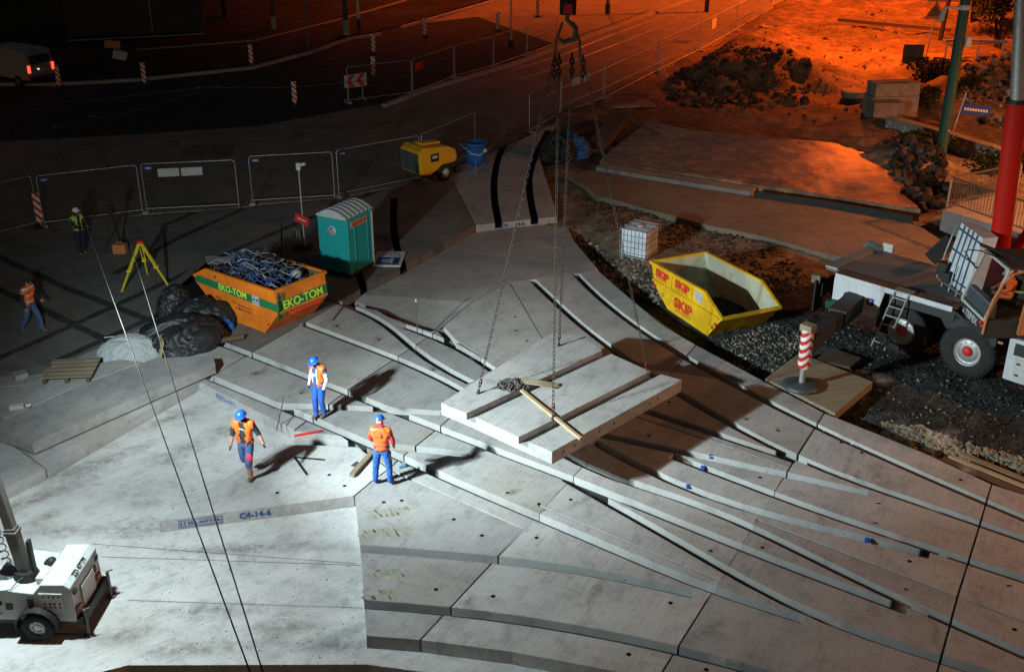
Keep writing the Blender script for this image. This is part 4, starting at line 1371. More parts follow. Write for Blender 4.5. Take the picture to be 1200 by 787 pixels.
o.data = me
for v in me.vertices:
    v.co -= Vector((hc.x, hc.y, HZ - .33))
o.location = (hc.x, hc.y, HZ - .33)
tag(o, 'concrete slab with two grooves hanging from four chains above the others', 'concrete slab')
for c in CUTS2:
    bpy.data.objects.remove(c)

picks = [V(560, 461, HZ), V(648, 491, HZ), V(655, 405, HZ), V(760.5, 441, HZ)]
hk = sum(picks, Vector()) / 4
hk.z = 9.68
def link(mb, c, d, side, L, w, r, mi=0):
    """One oval chain link centred at c along d."""
    pts = []
    for k in range(10):
        a = 2 * math.pi * k / 10
        pts.append(c + d * (math.cos(a) * L / 2) + side * (math.sin(a) * w / 2))
    mb.tube(pts, r, 4, mi, closed=True)
def chain(mb, a, b, L=.13, w=.066, r=.0085):
    a, b = Vector(a), Vector(b)
    d = (b - a).normalized()
    s = d.orthogonal().normalized()
    u = d.cross(s)
    n = int((b - a).length / (L * .74))
    for i in range(n):
        link(mb, a + (b - a) * ((i + .5) / n), d, s if i % 2 else u, L, w, r)
t = thing('lifting_tackle', 'red and black crane hook block with four long chains', 'crane hook', hk)
offs = [Vector((-.28, .0, 0)), Vector((-.18, 0, .05)), Vector((.12, .05, .05)), Vector((.36, 0, 0))]
for pk, of in zip(picks, offs):
    mb = MB()
    chain(mb, of, pk - hk)
    mb.build('chain', paint('dark_chain', (.07, .055, .045), .5, .5, .5, 9) if 'dark_chain' not in MATS else MATS['dark_chain'], t)
    l = pk - hk
    d = (of - l).normalized()
    MB().cone(l - Vector((0, 0, .02)), l + d * .10, .05, .03, 10).build('lifting_eye', M['black'], t)
    k_ = MB()
    link(k_, l + d * .3, d, d.orthogonal().normalized(), .20, .10, .016)
    k_.build('shackle', paint('dark_red_shackle', (.25, .02, .02), .5, .2, .3, 9) if 'dark_red_shackle' not in MATS else MATS['dark_red_shackle'], t)
for of in offs:
    mb = MB()
    for i in range(5):
        link(mb, of + Vector((0, 0, -.05 - .11 * i)), Vector((0, 0, 1)), Vector((1, 0, 0)) if i % 2 else Vector((0, 1, 0)), .16, .095, .018)
    mb.build('shortening_link', M['black'], t)
mb = MB()
for dx in (-.28, .3):
    mb.tube([(dx + .0, 0, -.1), (dx * .9, 0, .35), (dx * .4, 0, .75)], .032, 8)
mb.build('sling_ring', M['steel'], t)
MB().tube([(.0, 0, 1.05), (-.02, 0, .8), (.18, 0, .62), (.16, 0, .38), (-.08, 0, .30), (-.24, 0, .45)], [.05, .05, .06, .07, .055, .02], 10).build('hook', M['steel'], t)
MB().box((-.0, 0, 1.12), (.36, .16, .42)).cone((-.0, -.11, 1.32), (0, .11, 1.32), .21, .21, 22).build('block', M['black'], t, .02)
MB().box((.0, -.12, 1.05), (.2, .02, .22)).build('red_plate', M['red'], t)
r_ = MB()
for dx, dy in ((-.24, .0), (.24, .0), (-.18, .1), (.18, .1)):
    r_.cone((dx, dy, 1.35), (dx, dy, 24), .014, .014, 6)
r_.build('hoist_rope', M['galv'], t)

rr = random.Random(8)
cp = V(602, 452, HZ)
mb = MB()
for k in range(150):
    a, q = rr.uniform(0, 6.28), rr.random() ** .7
    c = Vector((q * .42 * math.cos(a), q * .30 * math.sin(a), .03 + .15 * (1 - q) * rr.random()))
    d = Vector((rr.uniform(-1, 1), rr.uniform(-1, 1), rr.uniform(-.5, .5))).normalized()
    link(mb, c, d, d.cross(Vector((rr.uniform(-1, 1), rr.uniform(-1, 1), rr.uniform(-1, 1)))).normalized(), .14, .085, .013, 0)
for k in range(7):
    y = -.12 + k * .045
    mb.tube([(.15, y + .1, .10), (.45, y + rr.uniform(-.05, .05), .12), (.75, y - .05, .08), (1.0 + rr.uniform(-.15, .15), y - .06, .04)], rr.uniform(.015, .028), 6, 1)
o = mb.build('chain_heap', [M['steel'], M['wood_grey']])
o.location = cp
tag(o, 'rusty heap of chain and straps on the hanging slab', 'chain')
def lay(name, label, cat, a, b, z, w, h, mat, group=None):
    A, B = V(*a, z), V(*b, z)
    c = (A + B) / 2
    o = MB().box((0, 0, 0), ((B - A).length, w, h)).build(name, mat, bevel=.004)
    o.location = (c.x, c.y, z)
    o.rotation_euler = (0, 0, math.atan2(B.y - A.y, B.x - A.x))
    return tag(o, label, cat, group)
lay('timber_batten', 'long pale timber batten lying across the hanging slab', 'timber', (611, 457), (681, 514), HZ + .035, .085, .06, M['wood'])
lay('timber_beam', 'square timber beam lying beside the worker in the red shirt', 'timber', (412, 557), (437, 529), TOP + .05, .13, .09, M['wood_grey'])
lay('steel_strip', 'flat dark steel strip lying on the stencilled slab, the shorter one', 'steel strip', (345, 535), (360, 556), TOP + .008, .06, .012, M['black'])
lay('steel_strip', 'flat dark steel strip pointing sideways on the stencilled slab', 'steel strip', (347, 535.5), (381, 538.5), TOP + .008, .06, .012, M['black'])
lay('steel_strip', 'small dark plate lying beside the square timber beam', 'steel strip', (413, 546), (420, 541), TOP + .008, .12, .012, M['steel'])
lay('red_bar', 'red steel bar lying over a rail groove behind the orange-vested walker', 'bar', (345, 510.5), (377, 504.5), TOP + .03, .05, .05, M['red'])
lay('wooden_stake', 'thin wooden stake lying at the joint near the orange skip', 'stake', (390, 375), (403, 358), TOP + .02, .04, .03, M['wood_dark'])
for a, b, lb in (((324, 499), (333, 463), 'dark steel rod standing in a groove between two workers'), ((489, 391), (489, 353), 'thin survey stake with a white tip in front of the concrete bay')):
    p = V(*a, TOP)
    Y = -(b[1] - 393.5) / FPX
    h = HC + p.y * (-ST + CT * Y) / (CT + ST * Y) - TOP
    t = thing('survey_stake' if 'stake' in lb else 'steel_rod', lb, 'stake' if 'stake' in lb else 'rod', p)
    MB().cone((0, 0, -.1), (V(*b, TOP + h).x - p.x if 'rod' in lb else 0, 0, h), .016, .014, 7).build('rod', M['steel'], t)
    if 'stake' in lb:
        MB().cone((0, 0, h - .01), (0, 0, h + .07), .03, .03, 8).build('tip', M['white'], t)
    else:
        MB().cone((.05, 0, .5), (.2, -.3, 0), .012, .012, 6).build('brace', M['steel'], t)
p = V(471, 548, TOP)
o = MB().box((0, 0, .04), (.16, .06, .08), rz=.5).box((.05, .02, .1), (.05, .05, .12)).tube([(0, 0, .1), (-.05, 0, .16), (-.12, .02, .12)], .012, 6).build('groove_clamp', paint('pale_blue_metal', (.2, .35, .5), .4, .3), bevel=.003)
o.location = p
tag(o, 'pale blue clamp at the groove beside the worker in red', 'clamp')
# ------------------------------------------------------------------ crane truck
def at_y(px, py, y):
    """The point at distance y that the photograph shows at (px, py)."""
    X = (px - 600) / FPX
    Y = -(py - 393.5) / FPX
    d = Vector((X, CT + ST * Y, -ST + CT * Y))
    return Vector((0, 0, HC)) + d * (y / d.y)
TRZ = math.atan2(-.714, .70)
TO = Vector((9.86, 31.39, .06))
tr = thing('crane_truck', 'mobile crane truck with a raised red boom and an outrigger on a mat', 'crane', TO, TRZ)
TI = (Matrix.Translation(TO) @ Matrix.Rotation(TRZ, 4, 'Z')).inverted()
def tl(p):
    return TI @ Vector(p)
MB().box((3.0, 1.5, 1.15), (7.6, 1.3, .55)).box((4.0, 1.5, .85), (6.0, .8, .4)).build('chassis', M['truckdark'], tr, .02)
MB().box((1.75, 1.62, 1.93), (4.7, 2.5, .10)).build('deck', M['truckgrey'], tr, .01)
MB().box((-.42, 1.62, 1.99), (.42, 2.5, .06)).build('rear_plate', M['galv'], tr, .005)
MB().box((1.85, .22, 1.995), (3.9, .42, .03)).build('walkway', M['wood_dark'], tr)
sk = MB()
sk.box((1.82, -.02, 1.96), (3.7, .06, .14)).box((1.82, -.055, 1.90), (3.7, .03, .03))
sk.build('deck_edge', M['truckwhite'], tr, .006)
sk = MB()
arch = [(.28, 1.0), (.28, 1.35), (.34, 1.5), (.48, 1.58), (.78, 1.58), (.92, 1.5), (.98, 1.35), (.98, 1.0)]
P = [(-.05, 1.9), (-.05, 1.0)] + arch + [(1.42, 1.0), (1.62, 1.9)]
n = len(P)
sk._add([(x, -.03, z) for x, z in P] + [(x, .05, z) for x, z in P], [tuple(range(n)), tuple(range(2 * n - 1, n - 1, -1))] + [(i, n + i, n + (i + 1) % n, (i + 1) % n) for i in range(n)])
sk.build('side_panel', M['truckwhite'], tr)
mk = MB().box((1.2, -.04, 1.45), (.22, .02, .22)).build('marker_plate', M['signblue'], tr)
MB().box((1.2, -.053, 1.45), (.10, .006, .10)).build('marker_dot', M['offwhite'], mk)
MB().box((2.75, .05, 1.74), (2.0, .08, .30)).beam((3.68, 0, 1.93), (4.7, 0, 1.45), .12, .08).box((4.35, .1, 1.45), (1.3, .1, .5)).build('side_body', M['truckdark'], tr, .01)
MB().box((4.9, 1.4, 1.62), (1.6, 2.7, .08)).build('front_deck', M['truckgrey'], tr, .01)
MB().box((6.2, .28, 1.0), (1.7, .55, 1.25)).build('storage_box', M['truckwhite'], tr, .04)
MB().box((5.85, -.015, 1.35), (.62, .03, .34)).box((6.3, -.012, .82), (.9, .02, .05)).build('box_recess', M['truckdark'], tr)
dr_ = MB().box((6.0, -.012, .78), (.8, .02, .64)).build('box_door', M['offwhite'], tr, .01)
MB().box((5.72, -.03, .95), (.1, .02, .05)).box((5.72, -.03, .62), (.1, .02, .05)).build('latch', M['black'], dr_)
MB().box((5.15, -.04, 1.42), (.14, .04, .06)).build('side_marker', M['orangetrim'], tr)
def axle_wheel(x, y, near):
    r = .80
    w = MB().lathe([(.42, .18), (.62, .20), (.76, .17), (r, .10), (r, -.10), (.76, -.17), (.62, -.20), (.42, -.18)], (x, y, r), 'Y', 36).build('wheel', M['rubber'], tr)
    rim = MB().lathe([(.14, -.10), (.30, -.10), (.36, -.06), (.40, -.12), (.44, -.17), (.44, .1), (0, .1)], (x, y, r), 'Y', 30)
    for k in range(10):
        a = 2 * math.pi * k / 10
        rim.cone((x + .27 * math.cos(a), y - .10, r + .27 * math.sin(a)), (x + .27 * math.cos(a), y - .13, r + .27 * math.sin(a)), .022, .022, 7)
    rim.build('rim', M['galv'], w)
    MB().lathe([(0, -.2), (.11, -.19), (.15, -.13), (.16, -.06), (0, -.06)], (x, y, r), 'Y', 18).build('hub', M['red'], w)
    tread = MB()
    for k in range(44):
        a = 2 * math.pi * k / 44
        for yy in (-.09, .09):
            tread.box((x + (r - .005) * math.cos(a + yy), y + yy, r + (r - .005) * math.sin(a + yy)), (.03, .15, .055), ry=-a - yy)
    tread.build('tread', M['rubber'], w)
for x in (2.24, 4.24, 7.9):
    axle_wheel(x, .22, True)
    axle_wheel(x, 2.6, False)
for x in (2.24,):
    f = MB()
    A = [R(a) for a in range(20, 165, 16)]
    for a, b in zip(A, A[1:]):
        m_ = (a + b) / 2
        f.beam((x + .93 * math.cos(a), 2.6, .8 + .93 * math.sin(a)), (x + .93 * math.cos(b), 2.6, .8 + .93 * math.sin(b)), .5, .03, up=(math.cos(m_), 0, math.sin(m_)))
    f.build('mudguard', M['truckdark'], tr)
# rear end
MB().box((-.62, 1.5, 1.25), (.10, 2.5, .5)).box((-.7, .5, 1.35), (.2, .45, .22)).build('rear_frame', M['truckdark'], tr, .01)
MB().box((-.66, .2, 1.1), (.06, .5, 1.0)).build('mud_flap', M['rubber'], tr)
MB().box((-.74, .12, 1.62), (.26, .16, .24), rz=.3).build('rear_bracket', M['wood_grey'], tr)
MB().cone((-.1, 2.9, 1.85), (-.7, 3.25, 1.85), .26, .26, 18).build('air_tank', M['galv'], tr)
MB().box((.05, 3.0, 2.05), (.34, .1, .36)).build('pale_bracket', M['offwhite'], tr)
MB().beam((1.5, 2.9, 2.1), (1.9, 3.3, 2.75), .5, .25).build('folded_step', M['truckdark'], tr)
MB().beam((.2, -.04, 1.1), (-.15, -.2, 1.05), .22, .22).build('hose_drum', M['polegreen'], tr)
# outrigger
jp = V(939, 452, .36)
je = tl((jp.x, jp.y, 1.62))
root = Vector((.62, .4, 1.28))
mb = MB().beam(root, je + Vector((0, 0, -.02)), .42, .40)
d = (je - root).normalized()
mb.beam(root + d * 0, root + d * 2.2, .54, .52)
mb.build('outrigger_beam', M['truckdark'], tr, .02)
jb = tl(jp)
MB().cone(jb + Vector((0, 0, .58)), jb + Vector((0, 0, 1.72)), .17, .17, 18).build('jack_tube', M['chevjack'], tr)
# chevrons need their own origin on the tube axis
jt = [o for o in tr.children if o.name.startswith('jack_tube')][0]
for v in jt.data.vertices:
    v.co -= jb
jt.location = jb
jt.rotation_euler = (0, 0, -TRZ + R(20))
MB().box(jb + Vector((0, 0, 1.76)), (.36, .3, .2)).build('jack_head', M['wood_grey'], tr, .02)
MB().cone(jb + Vector((0, 0, .08)), jb + Vector((0, 0, .6)), .085, .085, 14).build('jack_rod', M['galv'], tr)
MB().lathe([(0, 0), (.50, 0), (.52, .06), (.40, .12), (.12, .15), (0, .15)], jb - Vector((0, 0, .02)), n=26).build('jack_foot', paint('worn_blue_steel', (.08, .10, .12), .45, .5, .5, 8), tr)
# ladder
la = MB()
A0, A1 = Vector((1.95, -.06, 2.05)), Vector((1.72, -.62, .36))
B0, B1 = A0 + Vector((.42, 0, 0)), A1 + Vector((.42, 0, 0))
la.beam(A0, A1, .05, .03).beam(B0, B1, .05, .03)
for k in range(6):
    q = .12 + k * .155
    la.beam(A0.lerp(A1, q), B0.lerp(B1, q), .04, .03)
la.box((2.16, .05, 2.05), (.5, .35, .05))
la.build('ladder', M['galv'], tr)
# superstructure
MB().cone((4.35, 1.75, 1.66), (4.35, 1.75, 2.0), .95, .9, 28).build('slew_ring', M['truckdark'], tr)
cA, cB, cC = (tl(V(1126, 356, 2.1)), tl(V(1153, 383, 2.1)), tl(V(1192, 377, 2.1)))
ex = (cB - cA).normalized()
wid = (cB - cA).length
ey = Vector((-ex.y, ex.x, 0))
if ey.dot(cC - cB) < 0:
    ey = -ey
dep, chh = 1.5, 1.62
def cp_(u, v, z):
    return cA + ex * u + ey * v + Vector((0, 0, z))
MB().hexa([cp_(0, 0, -.35), cp_(wid, 0, -.35), cp_(wid, dep, -.35), cp_(0, dep, -.35), cp_(0, 0, .18), cp_(wid, 0, .18), cp_(wid, dep, .18), cp_(0, dep, .18)]).build('cab_base', M['truckdark'], tr, .02)
nrm_w = TI.to_3x3().inverted() @ (-ey)
text_part('lettering', 'TEREX', .27, tr, cp_(wid * .48, -.008, -.07), face_rot(-ey), M['white'], .003, .01)
lg = MB()
for du in (-.50,):
    for k in range(3):
        c = cp_(wid * .48 + du, -.01, -.12 + k * .05)
        lg.beam(c - ex * (.07 - k * .02), c + ex * (.07 - k * .02), .01, .025)
lg.build('emblem', M['white'], tr)
MB().sphere(cp_(wid * .88, -.02, .06), .055, 10, 7).sphere(cp_(wid * .95, -.02, .0), .055, 10, 7).build('warning_lamp', M['red'], tr)
fr = MB()
top = .42
Wl = [cp_(.03, .0, .18), cp_(wid - .03, 0, .18), cp_(wid - .03, top, chh), cp_(.03, top, chh)]
for a, b in zip(Wl, Wl[1:] + Wl[:1]):
    fr.beam(a, b, .07, .07)
fr.beam(cp_(.03, dep, .18), cp_(.03, dep, chh), .07, .07)
fr.beam(cp_(.03, top, chh), cp_(.03, dep, chh), .07, .07).beam(cp_(.03, dep, chh), cp_(wid, dep, chh), .07, .07)
fr.build('cab_frame', M['offwhite'], tr)
arch = [cp_(wid, .0, -.2), cp_(wid, .02, .3), cp_(wid, .12, .8), cp_(wid, .3, 1.25), cp_(wid, .55, 1.52), cp_(wid, .9, 1.62), cp_(wid, dep, 1.6), cp_(wid, dep, -.2)]
MB().tube(arch, .038, 8).build('door_trim', M['orangetrim'], tr)
MB().beam(cp_(wid, .95, -.2), cp_(wid, 1.1, 1.6), .07, .07).hexa([cp_(wid, .95, -.25), cp_(wid + .03, .95, -.25), cp_(wid + .03, dep, -.25), cp_(wid, dep, -.25), cp_(wid, .98, .35), cp_(wid + .03, .98, .35), cp_(wid + .03, dep, .35), cp_(wid, dep, .35)]).build('door_post', M['orangetrim'], tr)
MB()._add(Wl, [(0, 1, 2, 3)]).build('windscreen', M['glass'], tr)
MB().hexa([cp_(0, top - .05, chh), cp_(wid, top - .05, chh), cp_(wid, dep, chh), cp_(0, dep, chh), cp_(.05, top + .1, chh + .07), cp_(wid - .05, top + .1, chh + .07), cp_(wid - .05, dep, chh + .07), cp_(.05, dep, chh + .07)]).build('cab_roof', M['truckdark'], tr, .02)
MB().hexa([cp_(.05, .08, .18), cp_(wid - .1, .08, .18), cp_(wid - .1, .3, .18), cp_(.05, .3, .18), cp_(.05, .12, .62), cp_(wid - .1, .12, .62), cp_(wid - .1, .3, .62), cp_(.05, .3, .62)]).build('dashboard', paint('dash_grey', (.13, .15, .19), .6), tr, .02)
MB().box(cp_(wid / 2, 1.0, .42), (.5, .5, .14)).box(cp_(wid / 2, 1.28, .8), (.5, .14, .7)).build('seat', M['black'], tr, .03)
wp = MB().tube([cp_(-.3, .05, chh - .1), cp_(.2, .2, chh + .05), cp_(wid * .6, .4, chh + .1)], .02, 6).tube([cp_(-.35, .0, chh - .15), cp_(-.2, .1, chh - .35), cp_(.1, .2, chh - .5)], .02, 6)
wp.build('mirror_arm', M['black'], tr)
MB().tube([cp_(-.1, .3, chh + .12), cp_(wid * .6, .7, chh + .16), cp_(wid + .9, 1.0, chh + .42)], .05, 7).build('hydraulic_hose', M['black'], tr)
# engine hood with louvres
h0, h1 = tl(V(1103, 327, 2.15)), tl(V(1131, 347, 2.15))
h2, h3 = tl(V(1152, 279, 3.75)), tl(V(1127, 261, 3.75))
hn = (h1 - h0).cross(h3 - h0).normalized()
if hn.y > 0 and hn.x > 0:
    hn = -hn
back = -hn * .5
back.z = 0
MB().hexa([h0 - hn * 0, h1, h1 + back, h0 + back, h3, h2, h2 + back, h3 + back]).build('engine_hood', M['louvre'], tr)
lv = MB()
for k in range(1, 5):
    q = k / 5
    lv.beam(h0.lerp(h1, q) + hn * .02, h3.lerp(h2, q) + hn * .02, .06, .02, up=hn)
for q in (.12, .55, .9):
    lv.beam(h0.lerp(h3, q) + hn * .02, h1.lerp(h2, q) + hn * .02, .05, .02, up=hn)
lv.build('louvre_slat', paint('blue_grey_slats', (.05, .08, .16), .5), tr)
rl = MB().tube([h0 - ex * .12 + hn * .1, h0.lerp(h3, .5) + hn * .12 - ex * .1, h3 + hn * .1 - ex * .06, h3 + hn * .12 + ex * .25 + Vector((0, 0, .1))], .03, 7).tube([h0 + hn * .16, h1 + hn * .16], .022, 6)
for q in (.2, .5, .8):
    rl.tube([h0.lerp(h1, q) + hn * .14 - Vector((0, 0, .2)), h0.lerp(h1, q).lerp(h3.lerp(h2, q), .35) + hn * .14], .018, 6)
rl.build('handrail', M['galv'], tr)
MB().box(h0.lerp(h3, .2) + hn * .12 + ex * .12, (.3, .25, .4)).box(h0.lerp(h3, .12) + hn * .12 + ex * .5, (.25, .2, .3)).build('filter_box', M['black'], tr, .02)
# boom
bY0, bY1 = 30.6, 30.2
b0, b1, b2 = at_y(1167, 325, bY0), at_y(1192.5, 118, bY1 + .25), at_y(1217, -420, bY1)
MB().cone(tl(b0) + (tl(b0) - tl(b1)) * .12, tl(b1), .285, .275, 24).build('boom', M['redpaint'], tr)
MB().cone(tl(b1), tl(b2), .20, .19, 20).build('boom_section', M['galv'], tr)
MB().cone(tl(b1) - (tl(b1) - tl(b0)).normalized() * .05, tl(b1) + (tl(b1) - tl(b0)).normalized() * .05, .31, .31, 24).build('boom_collar', M['black'], tr)
MB().beam(tl(b0) + Vector((.1, .2, -.9)), tl(b0) + Vector((0, 0, .2)), .8, .9).build('boom_foot', M['redpaint'], tr, .05)
f0, f1 = at_y(1178, 312, 30.9), at_y(1215, 262, 31.6)
MB().beam(tl(f0), tl(f1), .35, .3).build('luffing_cylinder', M['redpaint'], tr, .08)
MB().box((5.4, 2.6, 2.5), (1.6, 1.2, 1.0)).build('counterweight', M['truckdark'], tr, .04)

# mats and boards by the crane
def plate(name, label, cat, px, z, th, mat, group=None):
    P = [V(x, y, z) for x, y in px]
    c = sum(P, Vector()) / len(P)
    mb = MB().prism([(p.x - c.x, p.y - c.y) for p in P], -th, 0)
    o = mb.build(name, mat, bevel=.012)
    o.location = (c.x, c.y, z)
    return tag(o, label, cat, group)
plate('outrigger_mat', 'big square timber mat under the foot of the outrigger', 'mat', [(897, 443), (937, 413), (1023, 447), (979, 484)], .32, .24, M['wood_grey'])
plate('timber_mat', 'smaller dark timber mat behind the big outrigger mat', 'mat', [(955, 421), (974, 407), (1010, 419), (996, 430)], .28, .2, M['wood_dark'])
for k, (a, b, w, lb) in enumerate((((1104, 538), (1215, 584), .22, 'dark plank lying along the edge of the slabs below the gravel'), ((1112, 534), (1216, 576), .12, 'pale plank on the pile at the right edge, next to the dark plank'), ((1125, 531), (1220, 570), .16, 'grey plank on the crushed stone at the right edge'))):
    lay('plank', lb, 'plank', a, b, .22 + .03 * (k % 2), w, .06, M[('wood_dark', 'wood', 'wood_grey')[k]])
lay('wood_lath', 'thin pale wooden lath lying on the slab near the planks', 'lath', (1090, 547), (1133, 558), TOP + .015, .05, .02, M['wood'])

# ------------------------------------------------------------------ people
def person(label, loc, rz, H, J, mats, helmet=None, vest=None, vest_open=True, extra=None, hair=None, lean=(0, 0, 0)):
    """J overrides joints of a 1.8 m figure that faces -y. mats: skin, top, sleeve, legs, shin, boot, hand."""
    j = dict(pel=(0, 0, .98), spi=(0, 0, 1.17), che=(0, 0, 1.37), nkb=(0, 0, 1.505), nck=(0, -.012, 1.57), hd1=(0, -.03, 1.65), hd2=(0, -.03, 1.735),
             shL=(.185, 0, 1.45), elL=(.25, .02, 1.17), wrL=(.26, -.07, .93), haL=(.26, -.10, .86), shR=(-.185, 0, 1.45), elR=(-.25, .02, 1.17), wrR=(-.26, -.07, .93), haR=(-.26, -.10, .86),
             hiL=(.095, 0, .93), knL=(.105, -.03, .51), anL=(.11, .02, .09), toL=(.12, -.15, .045), hiR=(-.095, 0, .93), knR=(-.105, -.03, .51), anR=(-.11, .02, .09), toR=(-.12, -.15, .045))
    rad = dict(pel=.155, spi=.150, che=.172, nkb=.085, nck=.058, hd1=.092, hd2=.082, shL=.080, elL=.056, wrL=.038, haL=.038, hiL=.115, knL=.080, anL=.062, toL=.048)
    j.update(J)
    names = list(j)
    idx = {n: i for i, n in enumerate(names)}
    E_ = [('pel', 'spi'), ('spi', 'che'), ('che', 'nkb'), ('nkb', 'nck'), ('nck', 'hd1'), ('hd1', 'hd2')]
    for s in 'LR':
        E_ += [('che', 'sh' + s), ('sh' + s, 'el' + s), ('el' + s, 'wr' + s), ('wr' + s, 'ha' + s), ('pel', 'hi' + s), ('hi' + s, 'kn' + s), ('kn' + s, 'an' + s), ('an' + s, 'to' + s)]
    k = H / 1.8
    me = bpy.data.meshes.new('skel')
    me.from_pydata([Vector(j[n]) * k for n in names], [(idx[a], idx[b]) for a, b in E_], [])
    o = bpy.data.objects.new('skel', me)
    COL.objects.link(o)
    sk = o.modifiers.new('s', 'SKIN')
    sk.use_smooth_shade = True
    sv = me.skin_vertices[0].data
    for n in names:
        r = rad.get(n, rad.get(n[:2] + 'L', .05)) * k
        sv[idx[n]].radius = (r, r * (.72 if n in ('pel', 'spi', 'che') else 1))
        sv[idx[n]].use_root = n == 'pel'
    o.modifiers.new('u', 'SUBSURF').levels = 2
    dg = bpy.context.evaluated_depsgraph_get()
    body = bpy.data.meshes.new_from_object(o.evaluated_get(dg))
    bpy.data.objects.remove(o)
    bm = bmesh.new()
    bm.from_mesh(body)
    seg = {('pel', 'spi'): 1, ('spi', 'che'): 1, ('che', 'nkb'): 1, ('nkb', 'nck'): 0, ('nck', 'hd1'): 0, ('hd1', 'hd2'): 0}
    for s in 'LR':
        seg.update({('che', 'sh' + s): 1, ('sh' + s, 'el' + s): 2, ('el' + s, 'wr' + s): 6, ('wr' + s, 'ha' + s): 7, ('pel', 'hi' + s): 3, ('hi' + s, 'kn' + s): 3, ('kn' + s, 'an' + s): 4, ('an' + s, 'to' + s): 5})
    segs = [(Vector(j[a]) * k, Vector(j[b]) * k, m, rad.get(a, rad.get(a[:2] + 'L', .05)) * k) for (a, b), m in seg.items()]
    for f in bm.faces:
        c = f.calc_center_median()
        best = min(segs, key=lambda q: (c - (q[0] + (q[1] - q[0]) * max(0, min(1, (c - q[0]).dot(q[1] - q[0]) / (q[1] - q[0]).length_squared)))).length / q[3])
        f.material_index = best[2]
    clothed = set()
    for f in bm.faces:
        if f.material_index in (1, 2, 3, 4) and mats[f.material_index] is not mats[0]:
            clothed.update(f.verts)
    bm.normal_update()
    sd_ = Vector((H * 7, len(label), 3))
    for v in clothed:
        q = v.co * 15 + sd_
        q.z *= 1.6
        v.co += v.normal * (noise.fractal(q, .9, 2, 3) * .011 + .004)
    tors = [(Vector(j['spi']) * k).z]
    # vest: the torso faces, grown outward
    vm = None
    if vest:
        vb = bm.copy()
        zlo, zhi = .97 * k, 1.53 * k
        dele = []
        fy = Vector(j['che']) * k
        for f in vb.faces:
            c = f.calc_center_median()
            ok = f.material_index in (1, 3) and zlo < c.z < zhi and abs(c.x - fy.x) < .24 * k and f.material_index == (1 if c.z > 1.02 * k else f.material_index)
            if ok and vest_open and abs(c.x - fy.x) < .06 * k and f.normal.y < -.3:
                ok = False
            if not ok:
                dele.append(f)
        bmesh.ops.delete(vb, geom=dele, context='FACES')
        for v in vb.verts:
            v.co += v.normal * .018 * k
        vm = bpy.data.meshes.new('vest')
        vb.to_mesh(vm)
        vb.free()
        vm.materials.append(vest)
        vm.polygons.foreach_set('material_index', [0] * len(vm.polygons))
    # fingers, face and ears joined into the same mesh
    add = MB()
    for s in 'LR':
        w, h = Vector(j['wr' + s]) * k, Vector(j['ha' + s]) * k
        d = (h - w).normalized()
        side = Vector((0, 1, 0)) - d * d.y
        side = side.normalized() if side.length > .2 else Vector((1, 0, 0))
        out_ = d.cross(side)
        for i, ln in enumerate((.062, .075, .07, .055)):
            b = h + side * ((i - 1.5) * .019 * k)
            add.tube([b, b + d * ln * .55 * k, b + d * ln * .9 * k + out_ * (.018 if s == 'L' else -.018) * k], [.009 * k, .0085 * k, .007 * k], 5, 7)
        b = w.lerp(h, .5)
        add.tube([b - side * .02 * k, b - side * .045 * k + d * .025 * k, b - side * .05 * k + d * .055 * k], [.011 * k, .01 * k, .008 * k], 5, 7)
    h1, h2 = Vector(j['hd1']) * k, Vector(j['hd2']) * k
    upv = (h2 - h1).normalized()
    fw = Vector((h1.x * 0 + lean[0], -1 + lean[1], lean[2])).normalized()
    fw = (fw - upv * fw.dot(upv)).normalized()
    rt = upv.cross(fw)
    ctr = h1.lerp(h2, .35)
    add.cone(ctr + fw * .075 * k + upv * .02 * k, ctr + fw * .105 * k - upv * .012 * k, .012 * k, .016 * k, 6, 0)
    for sg in (-1, 1):
        add.sphere(ctr + fw * .08 * k + rt * sg * .032 * k + upv * .03 * k, .012 * k, 6, 4, 8)
        add.sphere(ctr + rt * sg * .085 * k, .024 * k, 6, 5, 0, (.5, 1, 1.3))
    add.box(ctr + fw * .083 * k - upv * .04 * k, (.045 * k, .012 * k, .01 * k), mi=9)
    nv = len(bm.verts)
    vs = [bm.verts.new(p) for p in add.v]
    for f, mi, s in zip(add.f, add.m, add.s):
        try:
            q = bm.faces.new([vs[i] for i in f])
            q.material_index = mi
            q.smooth = True
        except ValueError:
            pass
    body.materials.clear()
    bm.to_mesh(body)
    bm.free()
    for m in mats + [M['hair'], M['tee_red']]:
        body.materials.append(m)
    root = thing('person', label, 'person', loc, rz)
    bo = bpy.data.objects.new('body', body)
    COL.objects.link(bo)
    bo.parent = root
    if vm:
        vo = bpy.data.objects.new('vest', vm)
        COL.objects.link(vo)
        vo.parent = root
        md = vo.modifiers.new('t', 'SOLIDIFY')
        md.thickness = .012
        for p in vm.polygons:
            p.use_smooth = True
    top = h1.lerp(h2, .62)
    Rm = Matrix((rt, -fw, upv)).transposed().to_4x4()
